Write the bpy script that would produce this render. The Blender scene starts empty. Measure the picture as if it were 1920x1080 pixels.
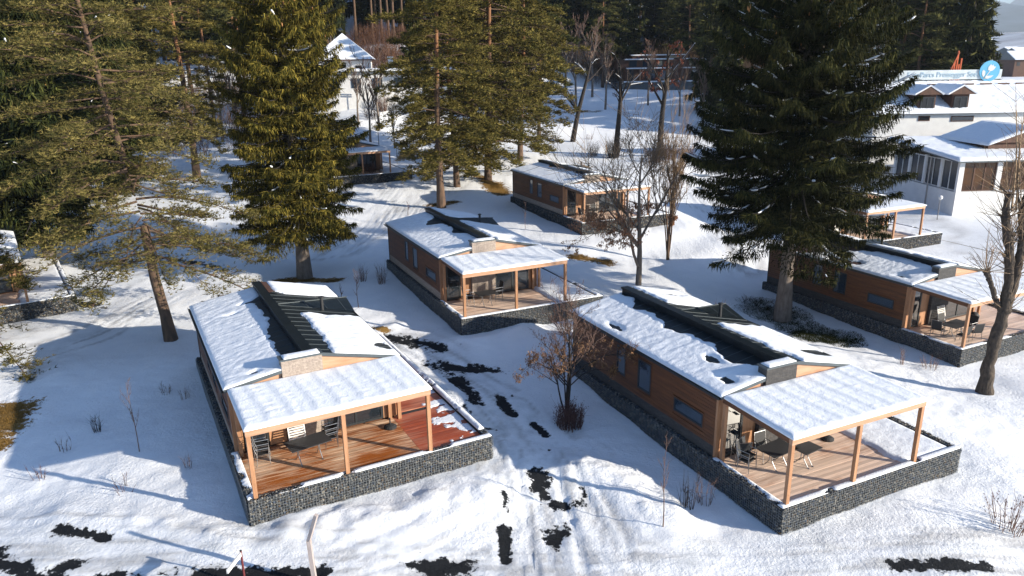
import bpy, math, random
import numpy as np
from mathutils import Matrix, Vector

# ------------------------------------------------------------------ camera, sky, sun, exposure
SC = bpy.context.scene
COL = SC.collection
FOC, PITCH, ROLL, CH = 1394.4, 0.295721, -0.015234, 15.0
_f = np.array([0, math.cos(PITCH), -math.sin(PITCH)])
_u = np.array([0, math.sin(PITCH), math.cos(PITCH)])
_r = np.array([1.0, 0, 0])
_r2 = _r*math.cos(ROLL)+_u*math.sin(ROLL)
_u2 = -_r*math.sin(ROLL)+_u*math.cos(ROLL)
cam_d = bpy.data.cameras.new('camera'); cam = bpy.data.objects.new('camera', cam_d); COL.objects.link(cam)
cam_d.sensor_width = 36; cam_d.lens = FOC/1920*36; cam_d.clip_start = 0.5; cam_d.clip_end = 30000
M = Matrix.Identity(4)
for i in range(3):
    M[i][0], M[i][1], M[i][2] = _r2[i], _u2[i], -_f[i]
M[2][3] = CH
cam.matrix_world = M
SC.camera = cam
SUN_AZ, SUN_EL = math.radians(-20.5), math.radians(17.0)     # direction towards the sun, seen from the +X axis
W = bpy.data.worlds.new('World'); SC.world = W; W.use_nodes = True
nt = W.node_tree; nt.nodes.clear()
sky = nt.nodes.new('ShaderNodeTexSky'); sky.sky_type = 'NISHITA'; sky.sun_disc = False
sky.sun_elevation = SUN_EL; sky.sun_rotation = math.pi/2 - SUN_AZ
sky.altitude = 600; sky.air_density = 1.0; sky.dust_density = 0.6; sky.ozone_density = 5.0
bg = nt.nodes.new('ShaderNodeBackground'); bg.inputs[1].default_value = 0.085
wo = nt.nodes.new('ShaderNodeOutputWorld')
nt.links.new(sky.outputs[0], bg.inputs[0]); nt.links.new(bg.outputs[0], wo.inputs[0])
sun_d = bpy.data.lights.new('sun', 'SUN'); sun_d.energy = 5.0; sun_d.angle = math.radians(0.55); sun_d.color = (1.0, 0.90, 0.75)
sun = bpy.data.objects.new('sun', sun_d); COL.objects.link(sun)
sd = Vector((math.cos(SUN_AZ)*math.cos(SUN_EL), math.sin(SUN_AZ)*math.cos(SUN_EL), math.sin(SUN_EL)))
sun.rotation_euler = sd.to_track_quat('Z', 'Y').to_euler(); sun.location = (60, -20, 60)
SC.view_settings.view_transform = 'Standard'; SC.view_settings.look = 'None'
SC.view_settings.exposure = 1.28; SC.view_settings.gamma = 1.0
SC.render.engine = 'CYCLES'
SC.cycles.max_bounces = 6; SC.cycles.diffuse_bounces = 3; SC.cycles.glossy_bounces = 3
SC.cycles.transparent_max_bounces = 6; SC.cycles.volume_bounces = 0; SC.cycles.use_denoising = True
rng = np.random.default_rng(7)
PI = math.pi

# ------------------------------------------------------------------ helpers
def ray(px, py):
    return _f + (px-960)/FOC*_r2 - (py-540)/FOC*_u2
def at(px, py, z):                       # point of the horizontal plane z seen at a pixel of the 1920x1080 photograph
    d = ray(px, py); return np.array([0, 0, CH]) + d*((z-CH)/d[2])
def at_y(px, py, Y):
    d = ray(px, py); return np.array([0, 0, CH]) + d*(Y/d[1])
def atg(px, py):                         # point of the terrain seen at a pixel
    z = 0.0
    p = at(px, py, z)
    for _ in range(14):
        z = 0.5*z + 0.5*float(base_h(np.array([p[0]]), np.array([p[1]]))[0]); p = at(px, py, min(z, 14.0))
    return p

def mesh_np(name, V, T=None, Q=None, mats=(), smooth=False, col=None, mi=None):
    V = np.asarray(V, dtype=np.float32).reshape(-1, 3)
    me = bpy.data.meshes.new(name)
    me.vertices.add(len(V)); me.vertices.foreach_set('co', V.ravel())
    idx = []; st = []; tot = []
    n = 0
    for F, k in ((T, 3), (Q, 4)):
        if F is None or len(F) == 0: continue
        F = np.asarray(F, dtype=np.int32).reshape(-1, k)
        idx.append(F.ravel()); st.append(n+np.arange(len(F))*k); tot.append(np.full(len(F), k)); n += len(F)*k
    idx = np.concatenate(idx); st = np.concatenate(st).astype(np.int32); tot = np.concatenate(tot).astype(np.int32)
    me.loops.add(len(idx)); me.loops.foreach_set('vertex_index', idx)
    me.polygons.add(len(st)); me.polygons.foreach_set('loop_start', st); me.polygons.foreach_set('loop_total', tot)
    if smooth: me.polygons.foreach_set('use_smooth', np.ones(len(st), dtype=bool))
    if mi is not None: me.polygons.foreach_set('material_index', np.asarray(mi, dtype=np.int32))
    for m in mats: me.materials.append(m)
    me.update(calc_edges=True)
    if col is not None:
        a = me.color_attributes.new('Col', 'FLOAT_COLOR', 'POINT')
        c = np.ones((len(V), 4), dtype=np.float32); c[:, :3] = col
        a.data.foreach_set('color', c.ravel())
    return me

class MB:                                # gathers boxes, prisms and tubes into ONE mesh
    def __init__(s): s.V = []; s.F = []; s.mi = []
    def add(s, V, F, m=0):
        n = len(s.V); s.V += [tuple(v) for v in V]; s.F += [tuple(i+n for i in f) for f in F]; s.mi += [m]*len(F); return s
    def box(s, a, b, m=0):
        x0, y0, z0 = a; x1, y1, z1 = b
        return s.add([(x0,y0,z0),(x1,y0,z0),(x1,y1,z0),(x0,y1,z0),(x0,y0,z1),(x1,y0,z1),(x1,y1,z1),(x0,y1,z1)],
                     [(0,3,2,1),(4,5,6,7),(0,1,5,4),(1,2,6,5),(2,3,7,6),(3,0,4,7)], m)
    def hexa(s, P, m=0):                 # 8 corners: bottom ring then top ring
        return s.add(P, [(0,3,2,1),(4,5,6,7),(0,1,5,4),(1,2,6,5),(2,3,7,6),(3,0,4,7)], m)
    def prism(s, poly, d, m=0):          # planar polygon pushed along d
        n = len(poly); P = [tuple(p) for p in poly]; Q = [tuple(np.array(p)+np.array(d)) for p in poly]
        return s.add(P+Q, [tuple(range(n))[::-1], tuple(range(n, 2*n))]+[(i, (i+1) % n, n+(i+1) % n, n+i) for i in range(n)], m)
    def tube(s, pts, rad, k=6, m=0, cap=True):
        pts = [np.array(p, float) for p in pts]; n = len(pts)
        if not hasattr(rad, '__len__'): rad = [rad]*n
        V = []; ref = None
        for i, p in enumerate(pts):
            t = pts[min(i+1, n-1)]-pts[max(i-1, 0)]; t = t/(np.linalg.norm(t)+1e-9)
            if ref is None: ref = np.cross(t, [0, 0, 1.0] if abs(t[2]) < .9 else [1.0, 0, 0])
            a = ref-t*np.dot(ref, t); a /= np.linalg.norm(a)+1e-9; ref = a; b = np.cross(t, a)
            for j in range(k):
                w = 2*PI*j/k; V.append(p+rad[i]*(math.cos(w)*a+math.sin(w)*b))
        F = [(i*k+j, i*k+(j+1) % k, (i+1)*k+(j+1) % k, (i+1)*k+j) for i in range(n-1) for j in range(k)]
        if cap: F += [tuple(range(k))[::-1], tuple((n-1)*k+j for j in range(k))]
        return s.add(V, F, m)
    def beam(s, a, b, w, h, m=0):        # square bar between two points
        a = np.array(a, float); b = np.array(b, float); t = b-a; t /= np.linalg.norm(t)
        u = np.cross(t, [0, 0, 1.0]) if abs(t[2]) < .95 else np.array([1.0, 0, 0]); u -= t*np.dot(u, t); u /= np.linalg.norm(u); v = np.cross(u, t)
        c = [(-1,-1),(1,-1),(1,1),(-1,1)]
        return s.hexa([a+u*x*w/2+v*y*h/2 for x, y in c]+[b+u*x*w/2+v*y*h/2 for x, y in c], m)
    def mesh(s, name, mats, smooth=False):
        me = bpy.data.meshes.new(name); me.from_pydata([tuple(map(float, v)) for v in s.V], [], s.F)
        for m in (mats if isinstance(mats, (list, tuple)) else [mats]): me.materials.append(m)
        me.polygons.foreach_set('material_index', s.mi)
        if smooth: me.polygons.foreach_set('use_smooth', [True]*len(s.F))
        me.update(); return me

def ob(name, me, parent=None, loc=None, rz=None, kind=None, label=None):
    o = bpy.data.objects.new(name, me); COL.objects.link(o)
    if parent is not None: o.parent = parent
    if loc is not None: o.location = loc
    if rz is not None: o.rotation_euler = (0, 0, rz)
    if kind: o['kind'] = kind
    if label: o['label'] = label
    return o
def tag(o, label, cat, group=None, kind=None):
    o['label'] = label; o['category'] = cat
    if group: o['group'] = group
    if kind: o['kind'] = kind
    return o
def thing(name, label, cat, loc=(0, 0, 0), rz=0.0, group=None):
    o = bpy.data.objects.new(name, None); COL.objects.link(o); o.empty_display_size = .3
    o.location = loc; o.rotation_euler = (0, 0, rz); return tag(o, label, cat, group)
def copy_thing(root, loc=None, rz=None, label=None, group=None, scale=None):
    r = root.copy(); COL.objects.link(r)
    if loc is not None: r.location = loc
    if rz is not None: r.rotation_euler = (0, 0, rz)
    if scale is not None: r.scale = scale
    if label: r['label'] = label
    if group: r['group'] = group
    for ch in root.children:
        c = ch.copy(); COL.objects.link(c); c.parent = r
        for g in ch.children:
            d = g.copy(); COL.objects.link(d); d.parent = c
    return r

# value noise on numpy arrays
def _h(ix, iy, s):
    n = (ix*374761393 + iy*668265263 + s*974634777) & 0xffffffff
    n = ((n ^ (n >> 13))*1274126177) & 0xffffffff
    return ((n ^ (n >> 16)) & 0xffff)/65535.0
def vn(x, y, s=0):
    x = np.asarray(x, float); y = np.asarray(y, float)
    ix = np.floor(x).astype(np.int64); iy = np.floor(y).astype(np.int64); fx = x-ix; fy = y-iy
    fx = fx*fx*fx*(fx*(fx*6-15)+10); fy = fy*fy*fy*(fy*(fy*6-15)+10)
    a = _h(ix, iy, s); b = _h(ix+1, iy, s); c = _h(ix, iy+1, s); d = _h(ix+1, iy+1, s)
    return (a*(1-fx)+b*fx)*(1-fy)+(c*(1-fx)+d*fx)*fy*1.0
def fbm(x, y, s=0, o=4):
    r = 0; a = .5
    for k in range(o): r = r+a*vn(x*2**k+k*17.3, y*2**k-k*9.1, s+k); a *= .5
    return r/(1-.5**o)
def sstep(a, b, x):
    t = np.clip((x-a)/(b-a), 0, 1); return t*t*(3-2*t)

# ------------------------------------------------------------------ materials
def newmat(name):
    m = bpy.data.materials.new(name); m.use_nodes = True; n = m.node_tree.nodes; l = m.node_tree.links
    return m, n, l, n['Principled BSDF']
def ramp(n, stops):
    r = n.new('ShaderNodeValToRGB'); e = r.color_ramp.elements
    while len(e) < len(stops): e.new(.5)
    for i, (p, c) in enumerate(stops): e[i].position = p; e[i].color = (*c, 1)
    return r
def noise(n, l, vec, scale, detail=4, rough=.55):
    t = n.new('ShaderNodeTexNoise'); t.inputs['Scale'].default_value = scale; t.inputs['Detail'].default_value = detail
    t.inputs['Roughness'].default_value = rough; l.new(vec, t.inputs['Vector']); return t
def bump(n, l, h, strength, dist, nrm=None):
    b = n.new('ShaderNodeBump'); b.inputs['Strength'].default_value = strength; b.inputs['Distance'].default_value = dist
    l.new(h, b.inputs['Height'])
    if nrm is not None: l.new(nrm, b.inputs['Normal'])
    return b
def mp(n, l, vec, scale=(1, 1, 1), rot=(0, 0, 0)):
    m = n.new('ShaderNodeMapping'); m.inputs['Scale'].default_value = scale; m.inputs['Rotation'].default_value = rot
    l.new(vec, m.inputs['Vector']); return m.outputs[0]
def objco(n): return n.new('ShaderNodeTexCoord').outputs['Object']
def pos(n): return n.new('ShaderNodeNewGeometry').outputs['Position']
def simple(name, c1, c2=None, rough=.6, metal=0, scale=6, stretch=(1, 1, 1), bmp=.15, bd=.01, world=False, detail=5):
    m, n, l, b = newmat(name); c2 = c2 or tuple(x*.75 for x in c1)
    v = mp(n, l, pos(n) if world else objco(n), stretch); t = noise(n, l, v, scale, detail)
    r = ramp(n, [(.3, c1), (.7, c2)]); l.new(t.outputs[0], r.inputs[0]); l.new(r.outputs[0], b.inputs['Base Color'])
    b.inputs['Roughness'].default_value = rough; b.inputs['Metallic'].default_value = metal
    if bmp: l.new(bump(n, l, t.outputs[0], bmp, bd).outputs[0], b.inputs['Normal'])
    return m
def colmat(name, rough=.8, trans=0, var=.25, spec=.3, scale=1.5):
    # colour from the mesh's own per-piece colour, with a little grain
    m, n, l, b = newmat(name); a = n.new('ShaderNodeAttribute'); a.attribute_name = 'Col'
    t = noise(n, l, objco(n), scale, 3)
    mx = n.new('ShaderNodeMix'); mx.data_type = 'RGBA'; mx.blend_type = 'MULTIPLY'; mx.inputs[0].default_value = 1
    r = ramp(n, [(.3, (1-var,)*3), (.7, (1+0*var,)*3)]); l.new(t.outputs[0], r.inputs[0])
    l.new(a.outputs['Color'], mx.inputs[6]); l.new(r.outputs[0], mx.inputs[7]); l.new(mx.outputs[2], b.inputs['Base Color'])
    b.inputs['Roughness'].default_value = rough; b.inputs['Specular IOR Level'].default_value = spec
    if trans:
        tr = n.new('ShaderNodeBsdfTranslucent'); l.new(mx.outputs[2], tr.inputs[0])
        ms = n.new('ShaderNodeMixShader'); ms.inputs[0].default_value = trans
        l.new(b.outputs[0], ms.inputs[1]); l.new(tr.outputs[0], ms.inputs[2]); l.new(ms.outputs[0], n['Material Output'].inputs[0])
    return m
def wood(name, c1, c2, rough=.55, grain=(1, 1, 1), knots=True, var=.35):
    # grain runs along the axis with the small scale
    m, n, l, b = newmat(name); o = objco(n)
    oi = n.new('ShaderNodeObjectInfo'); ad = n.new('ShaderNodeVectorMath'); ad.operation = 'ADD'
    ml = n.new('ShaderNodeMath'); ml.operation = 'MULTIPLY'; ml.inputs[1].default_value = 40; l.new(oi.outputs['Random'], ml.inputs[0])
    l.new(o, ad.inputs[0]); l.new(ml.outputs[0], ad.inputs[1])
    v = mp(n, l, ad.outputs[0], grain); t = noise(n, l, v, 9, 6, .65)
    r = ramp(n, [(.28, c2), (.6, c1)]); l.new(t.outputs[0], r.inputs[0])
    t2 = noise(n, l, ad.outputs[0], 1.1, 3)
    mx = n.new('ShaderNodeMix'); mx.data_type = 'RGBA'; mx.blend_type = 'MULTIPLY'; mx.inputs[0].default_value = 1
    ma = n.new('ShaderNodeMapRange'); ma.inputs['To Min'].default_value = 1-var; ma.inputs['To Max'].default_value = 1.0+var*.5
    av = n.new('ShaderNodeMath'); av.operation = 'ADD'; l.new(oi.outputs['Random'], av.inputs[0]); l.new(t2.outputs[0], av.inputs[1])
    hv = n.new('ShaderNodeMath'); hv.operation = 'MULTIPLY'; hv.inputs[1].default_value = .5; l.new(av.outputs[0], hv.inputs[0])
    l.new(hv.outputs[0], ma.inputs['Value'])
    l.new(r.outputs[0], mx.inputs[6]); l.new(ma.outputs[0], mx.inputs[7]); l.new(mx.outputs[2], b.inputs['Base Color'])
    b.inputs['Roughness'].default_value = rough
    l.new(bump(n, l, t.outputs[0], .25, .006).outputs[0], b.inputs['Normal'])
    return m
def deckmat(name, dark, light, lo=.42, hi=.62, rough=.45):
    # weathered pale streaks over stained boards; big worn areas plus streaks along each board
    m, n, l, b = newmat(name); p = pos(n)
    v = mp(n, l, p, (1, 1, 1), (0, 0, math.radians(-26.5))); st = mp(n, l, v, (.55, 9, 1))
    t = noise(n, l, st, 1.6, 6, .6); t2 = noise(n, l, mp(n, l, v, (.6, .9, 1)), .8, 3)
    mx = n.new('ShaderNodeMath'); mx.operation = 'ADD'; l.new(t.outputs[0], mx.inputs[0]); l.new(t2.outputs[0], mx.inputs[1])
    hf = n.new('ShaderNodeMath'); hf.operation = 'MULTIPLY'; hf.inputs[1].default_value = .5; l.new(mx.outputs[0], hf.inputs[0])
    r = ramp(n, [(lo, dark), (hi, light)]); l.new(hf.outputs[0], r.inputs[0])
    oi = n.new('ShaderNodeObjectInfo'); ma = n.new('ShaderNodeMapRange'); ma.inputs['To Min'].default_value = .78; ma.inputs['To Max'].default_value = 1.15
    l.new(oi.outputs['Random'], ma.inputs['Value'])
    mm = n.new('ShaderNodeMix'); mm.data_type = 'RGBA'; mm.blend_type = 'MULTIPLY'; mm.inputs[0].default_value = 1
    l.new(r.outputs[0], mm.inputs[6]); l.new(ma.outputs[0], mm.inputs[7]); l.new(mm.outputs[2], b.inputs['Base Color'])
    b.inputs['Roughness'].default_value = rough
    l.new(bump(n, l, t.outputs[0], .2, .005).outputs[0], b.inputs['Normal'])
    return m
def snowmat(name, ripple=1.0):
    m, n, l, b = newmat(name); p = pos(n)
    t1 = noise(n, l, p, 3.2, 5, .6); t2 = noise(n, l, p, 14, 4, .6)
    r = ramp(n, [(.3, (.77, .81, .86)), (.7, (.83, .86, .90))]); l.new(t1.outputs[0], r.inputs[0]); l.new(r.outputs[0], b.inputs['Base Color'])
    b.inputs['Roughness'].default_value = .75; b.inputs['Specular IOR Level'].default_value = .25
    b1 = bump(n, l, t1.outputs[0], .22*ripple, .1); b2 = bump(n, l, t2.outputs[0], .5*ripple, .035, b1.outputs[0])
    l.new(b2.outputs[0], b.inputs['Normal'])
    return m
MT = {}
MT['snow'] = snowmat('snow_soft')
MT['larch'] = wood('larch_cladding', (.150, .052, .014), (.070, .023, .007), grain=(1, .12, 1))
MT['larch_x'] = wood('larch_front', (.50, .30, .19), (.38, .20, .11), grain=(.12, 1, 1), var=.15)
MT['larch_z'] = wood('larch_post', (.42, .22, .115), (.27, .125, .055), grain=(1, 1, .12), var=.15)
MT['deck_amber'] = deckmat('deck_amber', (.30, .082, .010), (.66, .47, .32), .43, .61)
MT['deck_red'] = deckmat('deck_red', (.33, .065, .022), (.52, .24, .15), .44, .68)
MT['deck_pale'] = deckmat('deck_pale', (.36, .17, .085), (.72, .54, .42), .32, .50)
MT['roofmetal'] = simple('roof_metal', (.010, .016, .020), (.020, .028, .033), .42, .5, 3, bmp=.05)
MT['roofrust'] = simple('roof_needles', (.10, .035, .018), (.03, .02, .018), .8, 0, 9, bmp=.2)
MT['trim'] = simple('grey_trim', (.10, .12, .13), (.075, .09, .10), .45, .3, 2, bmp=.03)
MT['frame'] = simple('window_frame_dark', (.022, .027, .032), (.03, .036, .04), .4, .2, 3, bmp=0)
MT['darkroom'] = simple('dark_inside', (.02, .018, .016), None, .9, 0, 2, bmp=0)
MT['steel'] = simple('brushed_steel', (.30, .30, .31), (.24, .24, .25), .35, .9, 20, bmp=0)
MT['black'] = simple('black_textile', (.018, .019, .021), (.028, .029, .031), .7, 0, 30, bmp=.05)
MT['tabletop'] = simple('dark_tabletop', (.05, .052, .055), (.035, .036, .04), .35, 0, 8, bmp=0)
MT['whitepl'] = simple('white_plastic', (.72, .72, .70), (.66, .66, .64), .5, 0, 5, bmp=0)
MT['wire'] = simple('galvanised_wire', (.32, .34, .35), (.22, .24, .25), .5, .5, 20, bmp=0)
MT['stones'] = colmat('gabion_stones', .9, var=.35, scale=20)
MT['core'] = simple('stone_core', (.03, .032, .034), None, .95, 0, 10)
def glass(name, tint, rough=.04):
    m, n, l, b = newmat(name); b.inputs['Base Color'].default_value = (*tint, 1); b.inputs['Roughness'].default_value = rough
    b.inputs['Specular IOR Level'].default_value = .9; b.inputs['Coat Weight'].default_value = .6; b.inputs['Coat Roughness'].default_value = .03
    return m
MT['glass'] = glass('window_glass', (.015, .02, .026)); MT['glass_blue'] = glass('window_glass_curtain', (.02, .035, .055), .08)
def brickface(name, c1, c2, mortar, sx=7, sz=16):
    m, n, l, b = newmat(name); o = objco(n)
    sp = n.new('ShaderNodeSeparateXYZ'); l.new(o, sp.inputs[0]); ad = n.new('ShaderNodeMath'); ad.operation = 'ADD'
    l.new(sp.outputs[0], ad.inputs[0]); l.new(sp.outputs[1], ad.inputs[1])
    cb = n.new('ShaderNodeCombineXYZ'); l.new(ad.outputs[0], cb.inputs[0]); l.new(sp.outputs[2], cb.inputs[1])
    br = n.new('ShaderNodeTexBrick'); br.inputs['Scale'].default_value = 1; br.inputs['Brick Width'].default_value = .26
    br.inputs['Row Height'].default_value = .055; br.inputs['Mortar Size'].default_value = .006; br.inputs['Mortar Smooth'].default_value = .3
    l.new(cb.outputs[0], br.inputs['Vector']); br.inputs['Color1'].default_value = (*c1, 1); br.inputs['Color2'].default_value = (*c2, 1); br.inputs['Mortar'].default_value = (*mortar, 1)
    t = noise(n, l, o, 12, 5)
    mx = n.new('ShaderNodeMix'); mx.data_type = 'RGBA'; mx.blend_type = 'MULTIPLY'; mx.inputs[0].default_value = 1
    r = ramp(n, [(.3, (.72,)*3), (.7, (1.1,)*3)]); l.new(t.outputs[0], r.inputs[0]); l.new(br.outputs[0], mx.inputs[6]); l.new(r.outputs[0], mx.inputs[7])
    l.new(mx.outputs[2], b.inputs['Base Color']); b.inputs['Roughness'].default_value = .9
    l.new(bump(n, l, br.outputs['Fac'], -.4, .01, bump(n, l, t.outputs[0], .5, .02).outputs[0]).outputs[0], b.inputs['Normal'])
    return m
MT['stone_pale'] = brickface('split_stone_pale', (.42, .35, .29), (.33, .27, .23), (.22, .18, .15))
MT['stone_dark'] = brickface('split_stone_dark', (.05, .05, .053), (.085, .08, .078), (.025, .025, .025))
MT['white_render'] = simple('white_render', (.78, .78, .76), (.68, .68, .67), .9, 0, 1.2, bmp=.1)
MT['bark_pine'] = simple('pine_bark', (.15, .09, .055), (.055, .038, .028), .95, 0, 5, (1, 1, .3), bmp=.9, bd=.05)
MT['bark_orange'] = simple('pine_bark_upper', (.27, .125, .055), (.13, .065, .035), .95, 0, 5, (1, 1, .3), bmp=.7, bd=.03)
MT['bark_grey'] = simple('grey_bark', (.21, .17, .14), (.10, .08, .065), .95, 0, 6, (1, 1, .35), bmp=.9, bd=.04)
MT['bark_willow'] = simple('knobbly_bark', (.10, .075, .055), (.028, .022, .018), .95, 0, 9, (1, 1, .5), bmp=1.0, bd=.09)
MT['bark_dark'] = simple('dark_bark', (.032, .024, .02), (.016, .013, .011), .95, 0, 6, (1, 1, .4), bmp=.8, bd=.03)
MT['twig_pale'] = simple('twig_pale', (.26, .18, .11), (.16, .11, .07), .9, 0, 4, bmp=0)
MT['twig'] = simple('twig_brown', (.17, .10, .075), (.10, .06, .045), .9, 0, 4, bmp=0)
MT['twig_red'] = simple('twig_reddish', (.15, .075, .06), (.08, .04, .035), .9, 0, 4, bmp=0)
MT['foliage'] = colmat('needles', .85, .12, .3, .08, .8)
MT['leaf'] = colmat('dry_leaves', .6, .35, .2, .3, 2)
MT['cone'] = simple('spruce_cone', (.42, .20, .06), (.28, .12, .04), .7, 0, 9, bmp=0)
# ------------------------------------------------------------------ terrain
#            x        y      deck z   yaw
CABS = {'A': (-10.43, 24.94, 1.14, 28.13), 'B': (7.59, 25.10, .50, 25.12), 'C': (-4.18, 41.96, 1.51, 25.03),
        'D': (4.57, 63.90, 2.09, 23.76), 'E': (22.44, 40.15, -.01, 25.33), 'F': (26.81, 61.22, .62, 23.14),
        'G': (-20.86, 85.07, 3.10, 25.76), 'H': (-36.5, 42.1, 1.5, 35.0)}
def cabpt(k, x, y, z=0):
    cx, cy, cz, a = CABS[k]; a = math.radians(a)
    return (cx+math.cos(a)*x-math.sin(a)*y, cy+math.sin(a)*x+math.cos(a)*y, cz+z)
CP = []
for k in CABS:
    for x, y, z in ((-.6, -4.2, -1.0), (4, -4.4, -.98), (9.2, -4.2, -.98), (-.7, 1.5, -.85), (-.7, 6, -.68), (-.6, 11.2, -.5), (9.2, 2, -.7), (9.2, 9, -.55), (3.5, 11.6, -.5), (4, 3, -.9)):
        CP.append(cabpt(k, x, y, z))
CP += [(-20, 21, .0), (-12, 18, .0), (0, 18, -.2), (1.5, 22, -.3), (3, 28, -.25), (0, 34, .1), (2, 40, .3), (10, 18, -.7), (18, 20, -1.0), (24, 26, -1.2), (32, 32, -1.4),
       (-19, 39, .3), (-26, 32, .3), (-15, 52, .6), (17, 44.4, -1.0), (9, 49, .2), (12, 56, .4), (16, 60, .6), (-24, 60, 1.1), (-7, 74, 1.6), (-3, 88, 2.4),
       (0, 100, 3.2), (10, 105, 3.5), (15, 92, 2.8), (20, 98, 3.2), (30, 96, 2.8), (5, 125, 5.2), (20, 135, 6.6), (34, 150, 8.6), (20, 158, 9.2), (45, 160, 9.3), (60, 150, 8),
       (42, 70, .4), (52, 66, .2), (62, 75, .5), (70, 95, 1.5), (80, 130, 2.5), (110, 170, 3), (45, 52, -1), (50, 35, -1.5),
       (-22, 108, 6.2), (-22, 118, 8.6), (-12, 120, 8.0), (-30, 135, 11), (-25, 150, 14.5), (-25, 168, 19), (-10, 170, 18), (10, 175, 14.5), (35, 178, 12.5), (60, 185, 12),
       (-45, 48, 1.3), (-40, 70, 2), (-60, 60, 2), (-55, 95, 5), (-80, 120, 10), (-90, 160, 18), (-50, 180, 22), (0, 215, 30), (50, 220, 24), (-60, 240, 42), (10, 270, 46),
       (60, 270, 34), (100, 240, 10), (150, 300, 6), (240, 420, 6), (120, 110, 1), (160, 200, 2), (-140, 240, 44), (0, 0, -.6), (-40, 0, .2), (40, 0, -1.6), (-80, 20, .8), (90, 20, -2)]
CP = np.array(CP)
def base_h(x, y):
    sh = x.shape; x = x.ravel(); y = y.ravel(); out = np.empty(len(x))
    for i in range(0, len(x), 40000):
        X = x[i:i+40000, None]; Y = y[i:i+40000, None]
        d2 = (X-CP[:, 0])**2+(Y-CP[:, 1])**2
        w = 1/(d2+.35+d2.min(1, keepdims=True)*.15)**1.6
        out[i:i+40000] = (w*CP[:, 2]).sum(1)/w.sum(1)
    return out.reshape(sh)
def seg_dist(x, y, P):                   # distance to a polyline in the ground plane
    best = np.full(x.shape, 1e9)
    if len(P) == 1: return np.hypot(x-P[0][0], y-P[0][1])
    for a, b in zip(P[:-1], P[1:]):
        dx, dy = b[0]-a[0], b[1]-a[1]; t = np.clip(((x-a[0])*dx+(y-a[1])*dy)/(dx*dx+dy*dy+1e-9), 0, 1)
        best = np.minimum(best, np.hypot(x-a[0]-t*dx, y-a[1]-t*dy))
    return best
def line(pts): return [tuple(atg(*p)[:2]) for p in pts]
ASPH_AND_SHADE = [([(728, 632), (775, 638), (822, 652)], .75), ([(800, 682), (850, 692), (925, 692)], .62), ([(845, 700), (872, 725), (893, 752)], .42), ([(935, 745), (957, 775)], .3),
        ([(1000, 797), (1022, 814)], .28), ([(1008, 882), (1020, 910), (1017, 936)], .36), ([(1035, 948), (1082, 946)], .30), ([(948, 990), (948, 1050)], .26), ([(946, 930), (948, 958)], .14),
        ([(795, 1062), (875, 1062)], .62), ([(-10, 1040), (30, 1072)], .5), ([(-60, 1030), (-20, 1045)], .6), ([(118, 1062), (165, 1054)], .36), ([(1716, 318), (1738, 350), (1760, 392)], .8), ([(1045, 1003)], .52), ([(960, 742)], .12), ([(1090, 915), (1100, 930)], .12), ([(870, 760), (885, 775)], .16), ([(640, 640)], .1), ([(1855, 1000)], .05), ([(110, 995), (195, 1010)], .24), ([(370, 1078), (600, 1072)], .36),  # stroke by the restaurant wall paints a shadow strip as dark ground
        ([(1685, 1062), (1845, 1066)], .34), ([(270, 476), (340, 486), (420, 504)], .55), ([(890, 800), (935, 805)], .14), ([(1030, 842)], .12), ([(130, 560), (190, 575)], .5), ([(-100, 1090), (60, 1110), (400, 1110)], .8)]
BROWN = [([(750, 280), (775, 283)], 1.4)]
GRASS = [([(-40, 770), (5, 790), (22, 765)], 1.25), ([(-20, 830)], 1.0), ([(530, 524), (575, 520), (630, 522)], .75), ([(700, 615), (725, 623)], .4), ([(815, 384), (850, 378)], 1.1),
         ([(920, 345), (945, 362)], 1.5), ([(1095, 209), (1115, 208)], 1.6), ([(1080, 480), (1135, 488)], .9), ([(870, 320), (930, 350)], .8)]
TURF = [([(1425, 575), (1480, 600), (1520, 625), (1575, 632)], 1.7), ([(60, 395)], 2.0)]
RUTS = [([(1052, 1085), (1030, 980), (1010, 880), (975, 800), (905, 730), (830, 680), (760, 640)], 1.5), ([(640, 1060), (780, 1010), (880, 960), (945, 900), (970, 850)], 1.5),
        ([(640, 1075), (820, 1035), (930, 980), (1010, 900)], 1.4), ([(1150, 1085), (1130, 1000), (1075, 900), (1055, 850)], 1.4), ([(1395, 500), (1385, 450), (1340, 400), (1290, 372), (1240, 350)], 1.6),
        ([(640, 470), (700, 420), (770, 395), (850, 345)], 1.6), ([(600, 480), (690, 440), (760, 400), (700, 330)], 1.5), ([(-40, 700), (80, 660), (180, 625), (300, 560)], 1.5), ([(-60, 650), (120, 590), (260, 520), (420, 470)], 1.5),
        ([(1500, 470), (1640, 400), (1780, 430), (1960, 560)], 1.6), ([(1700, 395), (1850, 450), (1960, 500)], 1.5), ([(-80, 1050), (300, 1040), (700, 1050), (1100, 1065), (1500, 1070), (2000, 1055)], 1.7), ([(-80, 1010), (300, 1020), (700, 1068)], 1.5)]
RUTS += [([(1010, 1085), (990, 990), (975, 900), (955, 830)], .9), ([(960, 1085), (950, 980), (948, 880)], .8), ([(1120, 1085), (1095, 960), (1040, 850), (960, 760)], .8)]
ROADS = [([(-100, 1060), (300, 1060), (700, 1070), (1100, 1085), (1500, 1095), (2000, 1090)], 2.2), ([(1040, 1085), (1000, 900), (960, 800), (850, 690), (740, 630)], 1.7)]
E2 = [(n, [(line(p), r) for p, r in L]) for n, L in (('a', ASPH_AND_SHADE), ('b', BROWN), ('g', GRASS), ('t', TURF))]
ASPH_AND_SHADE, BROWN, GRASS, TURF = [x[1] for x in E2]
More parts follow.
